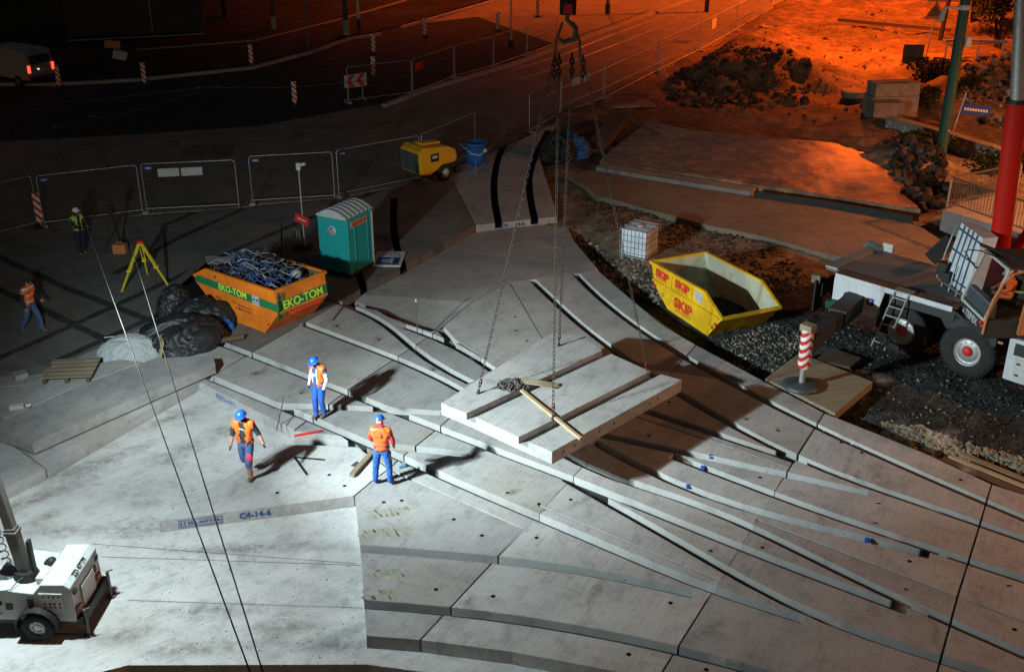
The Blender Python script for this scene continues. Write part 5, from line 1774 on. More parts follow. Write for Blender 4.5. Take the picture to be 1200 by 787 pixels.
    if helmet:
        hm = MB().sphere((0, 0, 0), .118 * k, 18, 8, sc=(.95, 1.1, 1.0), lo=0).lathe([(.10 * k, .0), (.132 * k, -.005 * k), (.132 * k, .006 * k), (.11 * k, .012 * k)], n=18)
        hm._add([(-.09 * k, -.10 * k, .008 * k), (.09 * k, -.10 * k, .008 * k), (.06 * k, -.185 * k, -.004 * k), (-.06 * k, -.185 * k, -.004 * k), (-.09 * k, -.10 * k, -.006 * k), (.09 * k, -.10 * k, -.006 * k), (.06 * k, -.185 * k, -.014 * k), (-.06 * k, -.185 * k, -.014 * k)], [(0, 3, 2, 1), (4, 5, 6, 7), (0, 1, 5, 4), (1, 2, 6, 5), (2, 3, 7, 6), (3, 0, 4, 7)])
        ho = hm.build('helmet', helmet, root)
        ho.matrix_local = Matrix.Translation(top) @ Rm
    if hair:
        hb = MB().sphere((0, .012 * k, -.02 * k), .095 * k, 14, 8, sc=(.98, 1.05, 1.0)).build('hair', M['hair'], root)
        hb.matrix_local = Matrix.Translation(top) @ Rm
        hb.scale = (1, 1, 1)
    for nm, mb, m in (extra or []):
        mb(k).build(nm, m, root) if callable(mb) else mb.build(nm, m, root)
    return root
sk_ = M['skin']
# walker in the dark T-shirt, on the stencilled slab, coming towards us
person('person walking in an open orange vest, dark T-shirt, denim shorts and blue helmet', V(292.5, 561, TOP), R(-8), 1.88,
       dict(anL=(.05, -.02, .09), knL=(.08, -.16, .50), toL=(.06, -.19, .045), anR=(-.10, .40, .26), knR=(-.10, .02, .49), toR=(-.10, .37, .12), elR=(-.27, .0, 1.17), wrR=(-.31, -.10, .93), haR=(-.31, -.13, .87), elL=(.30, .05, 1.19), wrL=(.40, .02, .98), haL=(.43, -.01, .92), hd1=(-.01, -.05, 1.645), hd2=(-.01, -.07, 1.725)),
       [sk_, M['tee_dark'], M['tee_dark'], M['denim'], sk_, M['boot'], sk_, M['glove']], M['bluehelmet'], M['vest_orange'], True,
       [('rag', lambda k: MB().sphere((.12 * k, -.16 * k, .66 * k), .085 * k, 10, 8, sc=(1, .7, 1.25)), M['pink']), ('shirt_print', lambda k: MB().box((0, -.128 * k, 1.36 * k), (.12 * k, .01, .03 * k), ry=.3), M['white'])], lean=(0, 0, -.35))
# the one in the bib trousers looking down
person('person in blue bib trousers, orange and white vest, looking down at the slab', V(377, 488.5, TOP), R(-38), 1.80,
       dict(hd1=(.0, -.09, 1.635), hd2=(.0, -.135, 1.71), nck=(0, -.045, 1.565), elL=(.26, .05, 1.17), wrL=(.24, -.06, .95), haL=(.23, -.09, .88), elR=(-.25, -.03, 1.18), wrR=(-.2, -.16, .98), haR=(-.19, -.18, .92), knL=(.09, -.05, .51), anL=(.07, .05, .09), toL=(.07, -.12, .045), anR=(-.06, -.12, .09), knR=(-.08, -.12, .51), toR=(-.06, -.29, .045)),
       [sk_, M['workblue'], M['sleeve_white'], M['workblue'], M['workblue'], M['boot'], M['sleeve_white'], M['workblue']], M['bluehelmet'], M['vest_orange'], True,
       [('vest_lining', lambda k: MB().beam((.085 * k, -.125 * k, 1.05 * k), (.085 * k, -.135 * k, 1.45 * k), .035, .02).beam((-.085 * k, -.125 * k, 1.05 * k), (-.085 * k, -.135 * k, 1.45 * k), .035, .02), M['sleeve_white']),
        ('bib_print', lambda k: MB().box((0, -.132 * k, 1.28 * k), (.10 * k, .012, .07 * k)), M['sleeve_white'])], hair=True, lean=(0, 0, -.6))
# back view, red shirt
person('person seen from behind in an orange vest over a red shirt and blue trousers', V(449.5, 567, TOP), R(172), 1.80,
       dict(elL=(.27, -.05, 1.18), wrL=(.2, -.24, 1.0), haL=(.17, -.28, .95), elR=(-.28, .0, 1.17), wrR=(-.25, -.17, .96), haR=(-.24, -.22, .91), anL=(.19, .02, .09), knL=(.16, -.02, .51), toL=(.23, -.14, .045), anR=(-.17, .02, .09), knR=(-.15, -.03, .51), toR=(-.21, -.14, .045), hd1=(.02, -.05, 1.645), hd2=(.03, -.08, 1.725)),
       [sk_, M['tee_red'], M['tee_red'], M['workblue'], M['workblue'], M['bootblue'], sk_, sk_], M['bluehelmet'], M['vest_dark'], True, [('vest_badge', lambda k: MB().box((0, .135 * k, 1.38 * k), (.09 * k, .02, .10 * k)), M['vest_dark']), ('side_pocket', lambda k: MB().box((-.185 * k, .0, .80 * k), (.04 * k, .12 * k, .16 * k)), M['navy'])], lean=(-.5, 0, -.3))
# back left
person('person in a lime vest and white helmet standing by the fence', V(96.5, 298, TOP), R(62), 1.76,
       dict(elL=(.22, -.12, 1.2), wrL=(.12, -.34, 1.12), haL=(.1, -.4, 1.12), elR=(-.24, -.1, 1.2), wrR=(-.14, -.32, 1.08), haR=(-.12, -.38, 1.08)),
       [sk_, M['navy'], M['navy'], M['navy'], M['navy'], M['boot'], M['navy'], sk_], M['whitehelmet'], M['vest_lime'], True, lean=(0, 0, -.2))
person('person in an orange vest with two pale bands walking at the left border', V(40, 389, TOP), R(75), 1.80,
       dict(anR=(-.09, .33, .16), knR=(-.1, .08, .52), toR=(-.1, .24, .05), anL=(.1, -.26, .09), knL=(.1, -.2, .52), toL=(.1, -.43, .05), elL=(.25, -.05, 1.18), wrL=(.2, -.28, 1.03), haL=(.19, -.34, 1.01), spi=(0, -.02, 1.17), che=(0, -.06, 1.37), nkb=(0, -.08, 1.5), nck=(0, -.1, 1.565), hd1=(0, -.12, 1.645), hd2=(0, -.13, 1.73), shL=(.185, -.06, 1.45), shR=(-.185, -.06, 1.45)),
       [sk_, M['vest_orange'], M['navy'], M['denim'], M['denim'], M['boot'], M['navy'], sk_], None, M['vest_stripe'], False, hair=True)
# in the crane
Rz_cab = TRZ + math.atan2(ex.y, ex.x)
opw = TO + Matrix.Rotation(TRZ, 3, 'Z') @ cp_(wid * .42, .98, .12)
SIT = dict(pel=(0, .0, .42), spi=(0, .02, .62), che=(0, .0, .82), nkb=(0, -.03, .955), nck=(0, -.05, 1.02), hd1=(0, -.1, 1.10), hd2=(0, -.14, 1.18), shL=(.185, 0, .90), shR=(-.185, 0, .90), elL=(.24, -.16, .68), wrL=(.16, -.36, .62), haL=(.14, -.42, .60), elR=(-.24, -.16, .68), wrR=(-.16, -.36, .62), haR=(-.14, -.42, .60), hiL=(.1, -.04, .40), hiR=(-.1, -.04, .40), knL=(.12, -.42, .46), knR=(-.12, -.42, .46), anL=(.12, -.44, .1), anR=(-.12, -.44, .1), toL=(.12, -.58, .05), toR=(-.12, -.58, .05))
person('person in orange with a white helmet seated inside the crane cab', opw, Rz_cab, 1.75, SIT, [sk_, M['vest_orange'], M['vest_orange'], M['orangetrim'], M['navy'], M['boot'], M['vest_orange'], sk_], M['whitehelmet'], None, lean=(0, 0, -.5))
p2_ = V(1187, 380, 1.74)
person('person in a lime and orange jacket standing at the crane cab door', p2_, R(-60), 1.62, dict(elL=(.26, -.1, 1.18), wrL=(.16, -.3, 1.2), haL=(.14, -.35, 1.22)), [sk_, M['vest_orange'], M['vest_lime'], M['navy'], M['navy'], M['boot'], M['vest_lime'], sk_], None, M['vest_lime'], True, hair=True)
# ------------------------------------------------------------------ mesh fences
FZ = .30
def fence_panel(label, a, b, z, group, h=2.0, wires=True, left_plate=None, foot=True):
    A, B = V(*a, z), V(*b, z)
    L = (B - A).length
    t = thing('fence_panel', label, 'fence', A, math.atan2(B.y - A.y, B.x - A.x), group)
    f = MB()
    r = .021
    f.tube([(0.02, 0, .02), (0.02, 0, h - .1), (.06, 0, h - .03), (.13, 0, h)] + [(L - .13, 0, h), (L - .06, 0, h - .03), (L - .02, 0, h - .1), (L - .02, 0, .02)], r, 6)
    f.tube([(.02, 0, .16), (L - .02, 0, .16)], r, 6)
    f.build('frame', M['galv'], t)
    if wires:
        w = MB()
        n = int(L / .16)
        for i in range(1, n):
            w.beam((L * i / n, 0, .16), (L * i / n, 0, h), .004, .004)
        for z_ in (.45, .75, 1.05, 1.35, 1.65, 1.85):
            w.beam((0, .006, z_), (L, .006, z_), .004, .004)
        w.build('wire_mesh', M['fencewire'], t)
    if foot:
        MB().box((0, 0, .06), (.24, .62, .12)).build('foot', M['kerb'], t, .02)
    if left_plate:
        MB().box((.28, -.03, h - .17), (.32, .01, .16)).build('name_plate', M['signblue'], t)
        MB().box((.28, -.037, h - .17), (.2, .004, .05)).build('plate_print', M['offwhite'], t)
    return t
G1 = 'mesh fence panels along the dim slabs'
fence_panel('fence panel cut by the left border of the photo', (-62, 292), (47, 264), FZ, G1)
fence_panel('fence panel with a striped marker plate, behind the person in the lime vest', (52, 265), (168, 250), FZ, G1, left_plate=True)
q = fence_panel('fence panel carrying two pale notice boards side by side', (172, 249), (281, 243.5), FZ, G1, left_plate=True)
for x in (1.05, 1.95):
    MB().box((x, -.04, 1.62), (.82, .02, .33)).build('notice_board', M['white'], q)
fence_panel('fence panel behind the thin camera pole, left of the toilet roof', (296, 239), (393, 233), FZ, G1, left_plate=True)
fence_panel('fence panel behind the yellow compressor, with a blue plate', (397, 231), (493, 211), FZ, G1, left_plate=True)
fence_panel('fence panel behind the blue vessel, ending the dim row', (495, 210), (557, 181), FZ, G1)
G2 = 'mesh fence panels along the kerb of the far road'
fence_panel('far fence panel right behind the red and white arrow board', (408, 121), (483, 111), .25, G2)
q = fence_panel('far fence panel carrying a small red sign', (484, 110.5), (532, 92.5), .25, G2)
MB().box((.75, -.04, 1.52), (.85, .02, .42)).build('sign_plate', M['red'], q)
fence_panel('far fence panel just right of the one with the red sign', (533, 92), (578, 79.5), .25, G2)
fence_panel('far fence panel behind the hook, left one of two', (579, 79), (617, 66), .25, G2)
fence_panel('far fence panel touching the hook in view, right one of two', (618, 66), (652, 53), .25, G2)
G3 = 'mesh fence panels between the street and the excavation'
fence_panel('street fence panel nearest the hanging chains', (620, 156), (656, 136), .25, G3)
q = fence_panel('street fence panel with two pale boards on its rail', (657, 136), (706, 118), .25, G3)
MB().box((1.35, -.05, 1.62), (1.0, .02, .42)).box((2.45, -.05, 1.66), (.85, .02, .42)).build('notice_board', M['offwhite'], q)
fence_panel('street fence panel before a leaning stake, third from the chains', (708, 117), (770, 85.5), .25, G3)
fence_panel('street fence panel beyond the third, where the kerb glows orange', (771, 85), (819, 61), .25, G3)
q = fence_panel('street fence panel farthest along, with one pale board', (820, 60.5), (862, 37), .25, G3)
MB().box((3.0, -.05, 1.5), (1.1, .02, .7)).build('notice_board', M['offwhite'], q)
fence_panel('street fence panel touching the top border of the photo', (863, 36.5), (903, 12), .25, G3)

# ------------------------------------------------------------------ delineators, arrow board
def delineator(label, a, z, h=1.15, dark=False):
    p = V(*a, z)
    t = thing('marker_plate', label, 'traffic marker', p, .1, 'red and white striped traffic markers')
    MB().box((0, 0, .05), (.42, .62, .1)).build('foot', M['rubber'], t, .02)
    MB().cone((0, .03, .1), (0, .03, .5), .03, .03, 8).build('post', M['galv'], t)
    MB().box((0, 0, .2 + h / 2), (.26, .03, h)).build('plate', M['delin'], t, .01)
for a, z, lb in (((48, 265.5), FZ, 'striped marker hanging on the dim fence beside the person in lime'), ((346, 124), .24, 'striped marker on the dark road left of the arrow board'), ((438, 63), .24, 'striped marker at the kerb, upper one of a close pair'),
                 ((438, 92), .24, 'striped marker just above the arrow board, lower one of a close pair'), ((498, 43), .24, 'striped marker where the far kerb begins to glow orange'), ((583.5, 36), .24, 'striped marker left of the thin pole near the hook'),
                 ((630, 20), .24, 'striped marker just left of the hook, on orange ground'), ((295, 77), .35, 'striped marker standing on the dark verge kerb'), ((70, 103), .24, 'striped marker right behind the white van'), ((170, 100), .35, 'narrow striped marker on the verge between van and arrow board')):
    delineator(lb, a, z)
p0, p1 = V(409, 119, .24), V(428, 116, .24)
t = thing('arrow_board', 'white board with two red arrows pointing left, on two legs', 'sign', p0, math.atan2(p1.y - p0.y, p1.x - p0.x))
MB().box((.5, 0, 1.12), (1.45, .03, .72)).build('board', M['white'], t)
ch = MB()
for x in (.12, .78):
    for s in (-1, 1):
        ch._add([(x - .25, -.02, 1.12), (x + .05, -.02, 1.12), (x + .35, -.02, 1.12 + s * .34), (x + .05, -.02, 1.12 + s * .34), (x - .25, -.026, 1.12), (x + .05, -.026, 1.12), (x + .35, -.026, 1.12 + s * .34), (x + .05, -.026, 1.12 + s * .34)],
                [(0, 1, 2, 3), (7, 6, 5, 4), (0, 4, 5, 1), (1, 5, 6, 2), (2, 6, 7, 3), (3, 7, 4, 0)])
ch.build('arrow', M['red'], t)
for x in (.0, .95):
    MB().cone((x, .03, 0), (x, .03, .85), .03, .03, 8).box((x, .1, .03), (.1, .7, .06)).build('leg', M['galv'], t)

# ------------------------------------------------------------------ poles
def pole(name, label, cat, a, z, h, r0, r1, mat, group=None, base=None):
    t = thing(name, label, cat, V(*a, z), 0, group)
    MB().cone((0, 0, 0), (0, 0, h), r0, r1, 14).build('shaft', mat, t)
    if base:
        MB().cone((0, 0, 0), (0, 0, base[0]), base[1], base[1], 14).build('base', base[2], t)
    return t
p = V(357.5, 291, TOP)
t = pole('camera_pole', 'thin pole with a small white box on top and a red sign, beside the toilet', 'pole', (357.5, 291), TOP, 3.1, .032, .028, M['galv'])
MB().box((0, 0, 3.1), (.16, .14, .26)).build('camera_box', M['white'], t, .01)
MB().cone((.08, 0, 3.15), (.26, -.03, 3.2), .05, .06, 10).build('camera', M['offwhite'], t)
sg = MB().box((-.02, -.05, 1.12), (.62, .04, .34), rz=-.5, ry=.25).build('sign', M['red'], t, .01)
MB().box((-.02, -.075, 1.13), (.38, .006, .05), rz=-.5, ry=.25).build('sign_print', M['offwhite'], sg)
MB().box((0, 0, .05), (.5, .5, .1)).build('foot', M['black'], t)
t = thing('cable_stand', 'small dark stand with a hook beside the camera pole', 'stand', V(351, 293, TOP))
MB().beam((-.1, 0, 0), (-.03, 0, .75), .04, .04).beam((.12, 0, 0), (.03, 0, .75), .04, .04).tube([(-.03, 0, .75), (-.15, 0, .85), (-.2, 0, .75)], .02, 6).build('frame', M['steel'], t)
MB().box((0, 0, .1), (.35, .3, .2)).build('foot', M['black'], t)
tall = 'street poles at the top of the photo'
pole('street_pole', 'dark pole with a pale concrete foot on the far verge', 'pole', (321, 34), .33, 8, .13, .1, M['truckdark'], tall, (.9, .2, M['kerb']))
pole('street_pole', 'thick dark pole with a pale foot beside the thin orange-lit pole', 'pole', (406, 41), .33, 9, .2, .15, M['truckdark'], tall, (1.1, .28, M['kerb']))
pole('street_pole', 'thin reddish pole right of the thick dark pole', 'pole', (421, 38), .33, 9, .10, .08, M['offwhite'], tall, (1.0, .16, M['truckdark']))
pole('street_pole', 'thin grey pole on the verge between two dark poles', 'pole', (361, 55), .33, 9, .06, .05, M['steel'], tall)
pole('street_pole', 'slim pole standing between the far fence panels and the hook', 'pole', (599, 56), .25, 9, .08, .06, M['galv'], tall, (.5, .2, M['rubber']))
pole('street_pole', 'dark double-foot pole at the top, right of the hook', 'pole', (712, 16), .25, 9, .14, .12, M['steel'], tall, (.8, .22, M['truckdark']))
pole('street_pole', 'dark pole at the top border above the fence with one board', 'pole', (828, 14), .25, 9, .2, .16, M['truckdark'], tall)
t = pole('leaning_stake', 'long pale stake leaning beside the street fence', 'stake', (783, 97), .2, .1, .03, .03, M['offwhite'])
MB().cone((0, 0, 0), (-.75, .1, 2.3), .035, .03, 7).build('stake', M['offwhite'], t)

t = thing('green_mast', 'tall green steel mast with a white camera, upper right', 'mast', V(1099, 200, .3))
MB().cone((0, 0, 0), (0, 0, 16), .25, .18, 18).build('shaft', M['polegreen'], t)
cz = 7.05
MB().cone((0, 0, cz), (0, 0, cz + .2), .27, .27, 18).beam((-.2, -.2, cz + .1), (-.95, -.35, cz + .12), .09, .09).build('clamp', M['offwhite'], t)
MB().cone((-.95, -.35, cz + .1), (-1.1, -.45, cz - .3), .09, .13, 12).sphere((-1.1, -.45, cz - .33), .13, 12, 8).build('camera', M['white'], t)
MB().box((.32, -.2, cz - 1.3), (.22, .2, .42)).build('junction_box', M['offwhite'], t, .01)
MB().sphere((.05, -.33, 1.9), .06, 8, 6).build('bolt', M['galv'], t)
t = thing('street_sign', 'blue street name plate on a thin post leaning by the green mast', 'sign', V(1116, 156, .6))
MB().cone((0, 0, 0), (.35, 0, 2.0), .04, .04, 8).build('post', M['galv'], t)
pl = MB().box((.98, -.02, 1.15), (1.45, .04, .5), ry=.12).build('plate', M['signblue'], t)
q = MB().box((.96, -.044, 1.155), (1.2, .004, .012), ry=.12)
for k in range(9):
    q.box((.42 + k * .135, -.046, 1.22 - k * .016), (.085, .006, .13), ry=.12)
q.build('worn_lettering', M['offwhite'], pl)
t = thing('warning_sign', 'two triangular signs seen from behind on one thin post', 'sign', V(1083, 78, .3))
MB().cone((0, 0, 0), (.25, 0, 4.6), .045, .045, 8).build('post', M['galv'], t)
for z in (3.0, 4.1):
    q = MB()
    x0 = z * .055 - .02
    a = .72
    for y0, y1 in ((-.06, -.045),):
        q._add([(x0 - a, y0, z), (x0 + a, y0, z), (x0, y0, z + 1.15), (x0 - a, y1, z), (x0 + a, y1, z), (x0, y1, z + 1.15)], [(0, 1, 2), (5, 4, 3), (0, 3, 4, 1), (1, 4, 5, 2), (2, 5, 3, 0)])
    s_ = q.build('triangle', M['orangetrim'], t)
    a = .45
    MB()._add([(x0 - a, -.066, z + .17), (x0 + a, -.066, z + .17), (x0, -.066, z + .9), (x0 - a, -.061, z + .17), (x0 + a, -.061, z + .17), (x0, -.061, z + .9)], [(0, 1, 2), (5, 4, 3), (0, 3, 4, 1), (1, 4, 5, 2), (2, 5, 3, 0)]).build('triangle_field', M['steel'], s_)
t = thing('round_sign', 'blue round sign on a thick black post at the top border', 'sign', V(1101, 50, .3))
MB().cone((0, 0, 0), (.3, 0, 4.6), .16, .13, 10).build('post', M['black'], t)
MB().cone((.28, -.18, 4.0), (.28, -.14, 4.0), .62, .62, 24).build('disc', M['signblue'], t)
o = MB().box((0, 0, .85), (1.25, .2, 1.7)).box((-.4, .2, .05), (.1, .8, .1)).box((.4, .2, .05), (.1, .8, .1)).build('dark_board', M['truckdark'], bevel=.01)
o.location = V(1067, 84, .4)
tag(o, 'plain dark board standing on the orange soil beside the two signs', 'board')

# blocks, kerb wall, rail on the right
t = thing('concrete_blocks', 'pile of big grey concrete blocks on the orange soil', 'blocks', V(1040, 142, .3), .12)
for x, y, z, s in ((-.3, 0, .55, (1.6, 1.2, 1.1)), (.45, .9, .6, (2.6, 1.2, 1.2)), (.5, .9, 1.55, (2.5, 1.1, .7))):
    MB().box((x, y, z), s, rz=.05 * x).build('block', M['street'], t, .03)
MB().box((.4, .45, 1.92), (1.4, .1, .1)).build('lifting_bar', M['truckdark'], t)
P = [V(1042, 138, .95), V(1100, 154, .95), V(1180, 178, .95)]
mb = MB()
for a, b in zip(P, P[1:]):
    mb.beam((a.x, a.y, .45), (b.x, b.y, .45), .4, 1.0)
wl = tag(mb.build('low_barrier', M['kerb']), 'low concrete barrier with faded graffiti running to the green mast', 'barrier')
cp2 = MB()
for a, b in zip(P, P[1:]):
    cp2.beam((a.x, a.y, 1.0), (b.x, b.y, 1.0), .55, .10)
cp2.build('coping', M['brown_strip'], wl)
gr = MB()
rr = random.Random(6)
d = (P[2] - P[0]).normalized()
nn_ = Vector((d.y, -d.x, 0))
for k in range(34):
    s = rr.random()
    a = P[0].lerp(P[1], s * 1.0) if rr.random() < .5 else P[1].lerp(P[2], s)
    a = Vector((a.x, a.y, rr.uniform(.35, .8))) + nn_ * .206
    gr.beam(a, a + d * rr.uniform(.05, .25) + Vector((0, 0, rr.uniform(-.3, .3))), .008, .09)
gr.build('graffiti', M['offwhite'], wl)
o = MB()._add([(-.4, 0, 0), (.4, 0, 0), (.1, 0, .8), (-.4, .5, 0), (.4, .5, 0), (.1, .3, .8)], [(0, 1, 2), (5, 4, 3), (0, 3, 4, 1), (1, 4, 5, 2), (2, 5, 3, 0)]).build('broken_kerbstone', M['kerb'])
o.location = V(1067, 138, .3)
tag(o, 'pale triangular lump of concrete beside the pile of grey blocks', 'stone')
t = thing('timber_handrail', 'low rough timber handrail behind the green mast', 'handrail', V(1128, 92, .4), -.35)
MB().beam((-1.3, 0, 2.2), (2.2, 0, 2.35), .14, .14).beam((-1.1, .5, 1.9), (2.2, .5, 2.2), .1, .1).build('rail', M['wood_grey'], t)
for x in (-1.2, .6, 2.0):
    MB().cone((x, .1, 0), (x, .1, 2.25), .06, .05, 8).build('post', M['galv'], t)
# retaining block with railing
A, B = V(1104, 246, .95), V(1178, 268, .95)
d = (B - A).normalized()
w = Vector((-d.y, d.x, 0))
C_ = B + d * 6
mb = MB().hexa([(q.x, q.y, -.2) for q in (A, C_, C_ + w * 3, A + w * 3)] + [(A.x, A.y, .95), (C_.x, C_.y, .95), (C_.x + w.x * 3, C_.y + w.y * 3, 1.1), (A.x + w.x * 3, A.y + w.y * 3, 1.1)])
tag(mb.build('retaining_block', M['kerb'], bevel=.05), 'massive grey concrete block under the steel railing by the crane', 'concrete block')
A2, B2 = V(1110, 240, 1.1), V(1172, 262, 1.1)
d2 = (B2 - A2).normalized()
t = thing('railing', 'grey steel railing with upright bars on the concrete block', 'railing', A2, math.atan2(d2.y, d2.x))
r_ = MB().beam((0, 0, 1.1), (9, 0, 1.1), .06, .05).beam((0, 0, .12), (9, 0, .12), .05, .04).beam((0, 0, 1.1), (0.0, 3.8, 1.15), .06, .05).beam((0, 0, .12), (0, 3.8, .17), .05, .04)
r_.build('rail', M['steel'], t)
b_ = MB()
for k in range(66):
    b_.beam((k * .14, 0, .12), (k * .14, 0, 1.1), .018, .018)
for k in range(1, 27):
    b_.beam((0, k * .14, .12), (0, k * .14, 1.12), .018, .018)
b_.build('bar', M['steel'], t)['kind'] = 'stuff'
for x, y in ((0, 0), (3, 0), (6, 0), (9, 0), (0, 3.8)):
    MB().beam((x, y, -.1), (x, y, 1.12), .06, .06).build('post', M['galv'], t)

# ------------------------------------------------------------------ surveying gear
apex = Vector((0, 0, 1.52))
feet = [V(142.5, 342, TOP), V(197, 334, TOP), V(173, 321, TOP)]
c = sum(feet, Vector()) / 3
t = thing('surveying_tripod', 'yellow surveying tripod with a red head on the dim slabs', 'tripod', c)
for f in feet:
    l = f - c
    l.z = 0
    s = Vector((-l.y, l.x, 0)).normalized() * .045
    m_ = l.lerp(apex, .42)
    MB().beam(m_ + s, apex + s * .9 + (l - apex).normalized() * .08, .035, .04).beam(m_ - s, apex - s * .9 + (l - apex).normalized() * .08, .035, .04).beam(l, l.lerp(apex, .5), .05, .05).box(m_, (.14, .14, .06)).build('leg', M['surveyyellow'], t)
MB().cone(apex - Vector((0, 0, .06)), apex + Vector((0, 0, .03)), .11, .11, 16).build('head', M['red'], t)
c = V(137, 291, TOP)
t = thing('instrument_stand', 'black instrument tripod standing near the fence left of the yellow one', 'tripod', c)
for a in (80, 200, 320):
    MB().beam((.38 * math.cos(R(a)), .38 * math.sin(R(a)), 0), (0, 0, 1.35), .04, .04).build('leg', M['black'], t)
MB().box((0, 0, 1.5), (.2, .2, .32)).cone((0, -.1, 1.52), (0, -.2, 1.52), .05, .05, 10).build('instrument', M['black'], t, .02)
o = MB().box((0, 0, .17), (.46, .3, .34)).tube([(-.1, 0, .34), (-.08, 0, .42), (.08, 0, .42), (.1, 0, .34)], .02, 6).build('instrument_case', M['orangetrim'], bevel=.03)
o.location = V(141.5, 296, TOP)
tag(o, 'orange instrument case at the foot of the black tripod', 'case')

# ------------------------------------------------------------------ tarps, sack, wood, small waste
def lump(name, label, cat, px, z, sx, sy, sz, seed, mat, rz=0, crumple=.25, fold=3.0):
    bm = bmesh.new()
    bmesh.ops.create_icosphere(bm, subdivisions=6, radius=1)
    for v in bm.verts:
        n = v.co.normalized()
        w_ = n + Vector((noise.noise(n * 1.3 + Vector((seed, 1, 2))), noise.noise(n * 1.3 + Vector((4, seed, 7))), 0)) * .5
        rg = 1 - 2.2 * abs(noise.noise(w_ * fold + Vector((seed, 0, 0))))
        r2 = 1 - 2.2 * abs(noise.noise(Vector((w_.x, w_.y * 2.5, w_.z)) * fold * 2.1 + Vector((0, seed, 0))))
        r3 = 1 - 2.2 * abs(noise.noise(Vector((w_.x * 2, w_.y, w_.z)) * fold * 4.5 + Vector((0, 3, seed))))
        f = 1 + crumple * (.9 * rg + .5 * r2 + .22 * r3)
        v.co = Vector((n.x * sx * f, n.y * sy * f, max(-.0, n.z * sz * f)))
    for f in bm.faces:
        f.smooth = True
    me = bpy.data.meshes.new(name)
    bm.to_mesh(me)
    bm.free()
    me.materials.append(mat)
    o = bpy.data.objects.new(name, me)
    COL.objects.link(o)
    o.location = V(*px, z)
    o.rotation_euler = (0, 0, rz)
    return tag(o, label, cat)
lump('tarpaulin', 'large crumpled black tarpaulin heap between orange skip and wedge slab', 'tarpaulin', (212, 403), TOP, 1.25, .85, .85, 3, M['tarp'], .35, .10, 1.5)
lump('tarpaulin', 'smaller crumpled black sheet heap touching the orange skip', 'tarpaulin', (238, 378), TOP, .95, .6, .75, 9, M['tarp'], .1, .13, 1.5)
lump('tarpaulin', 'black sheet peak rising behind the large tarpaulin heap', 'tarpaulin', (208, 372), TOP, .55, .5, .95, 14, M['tarp'], .8, .15, 1.6)
lump('sack', 'white woven sack with green print lying by the black tarpaulin', 'sack', (153, 417), TOP, .88, .55, .62, 5, M['sack'], .3, .08, 1.8)
lump('blue_bag', 'small blue bag at the foot of the orange skip', 'bag', (261, 385), TOP, .28, .22, .25, 7, M['blue'], 0, .3, 2.5)
t = thing('cardboard_tube', 'dark brown tube lying in front of the black tarpaulin', 'tube', V(240, 402, TOP + .09), .42)
MB().cone((-1.2, 0, 0), (1.15, 0, 0), .09, .09, 14).build('tube', M['wood_dark'], t)
o = MB().box((0, 0, .3), (.05, .5, .6), rx=.1).build('board_piece', M['wood'])
o.location = V(186, 418, TOP)
o.rotation_euler = (0, .25, .5)
tag(o, 'upright wooden board between the white sack and the tarpaulin', 'board')
p0, p1 = V(49, 450, .51), V(108, 447, .51)
t = thing('wooden_pallet', 'broken wooden pallet lying on the loose slab at the left', 'pallet', p0, math.atan2(p1.y - p0.y, p1.x - p0.x))
L_ = (p1 - p0).length
for k in range(5):
    MB().box((L_ * .5 + .04 * (k % 2), .12 + k * .25, .155), (L_ - .08 * (k % 2), .21, .03), rz=.01 * (k - 2)).build('board', M['wood_grey'], t, .004)
for x in (.08, L_ / 2, L_ - .1):
    MB().box((x, .6, .07), (.1, 1.25, .13)).build('bearer', M['wood_dark'], t)
o = MB().box((0, 0, .04), (.9, .7, .03)).box((.3, .15, .12), (.35, .3, .15), rz=.4).build('waste_board', M['kerb'])
o.location = V(10, 448, .51)
o.rotation_euler = (0, .03, .3)
tag(o, 'pale broken board with a lump on it at the left border', 'board')
o = MB().box((0, 0, .05), (.35, .16, .1), rz=.3).cone((.25, 0, .06), (.36, .05, .07), .05, .05, 10).build('small_pack', M['offwhite'])
o.location = V(20, 478, .51)
tag(o, 'small white and orange pack lying on the loose slab at the left', 'pack')
o = MB().tube([(0, 0, .02), (.3, .05, .03), (.55, -.02, .02)], .02, 6).build('white_hose', M['offwhite'])
o.location = V(122, 396, TOP)
tag(o, 'short white hose on the dim slab behind the white sack', 'hose')

# ------------------------------------------------------------------ far left: van, barrier, building
pv0, pv1 = V(-30, 108, .24), V(42, 101, .24)
t = thing('delivery_van', 'white delivery van with red tail lights lit on the dark road', 'van', V(35, 104, .24), R(-32))
body = [(-5.4, .45), (-5.5, 1.1), (-4.9, 1.25), (-4.2, 2.05), (-3.6, 2.15), (-.12, 2.15), (.0, 1.9), (.05, 1.0), (.05, .42)]
n = len(body)
mb = MB()
mb._add([(x, 0.06 if z > 1.3 else 0, z) for x, z in body] + [(x, 1.84 if z > 1.3 else 1.9, z) for x, z in body], [tuple(range(n)), tuple(range(2 * n - 1, n - 1, -1))] + [(i, n + i, n + (i + 1) % n, (i + 1) % n) for i in range(n)])
o = mb.build('body', M['van'], t, .06)
bm = bmesh.new(); bm.from_mesh(o.data); bmesh.ops.recalc_face_normals(bm, faces=bm.faces[:]); bm.to_mesh(o.data); bm.free()
MB().box((.045, .95, 1.62), (.03, 1.35, .5), ry=-.1).build('rear_window', M['black'], t)
for y in (.12, 1.78):
    MB().box((.07, y, 1.1), (.05, .16, .42)).build('tail_light', M['taillight'], t)
MB().box((.08, 1.0, .95), (.03, .5, .11)).build('number_plate', M['offwhite'], t)
MB().box((.09, .75, 1.05), (.03, .12, .04)).build('plate_lamp', M['plateglow'], t)
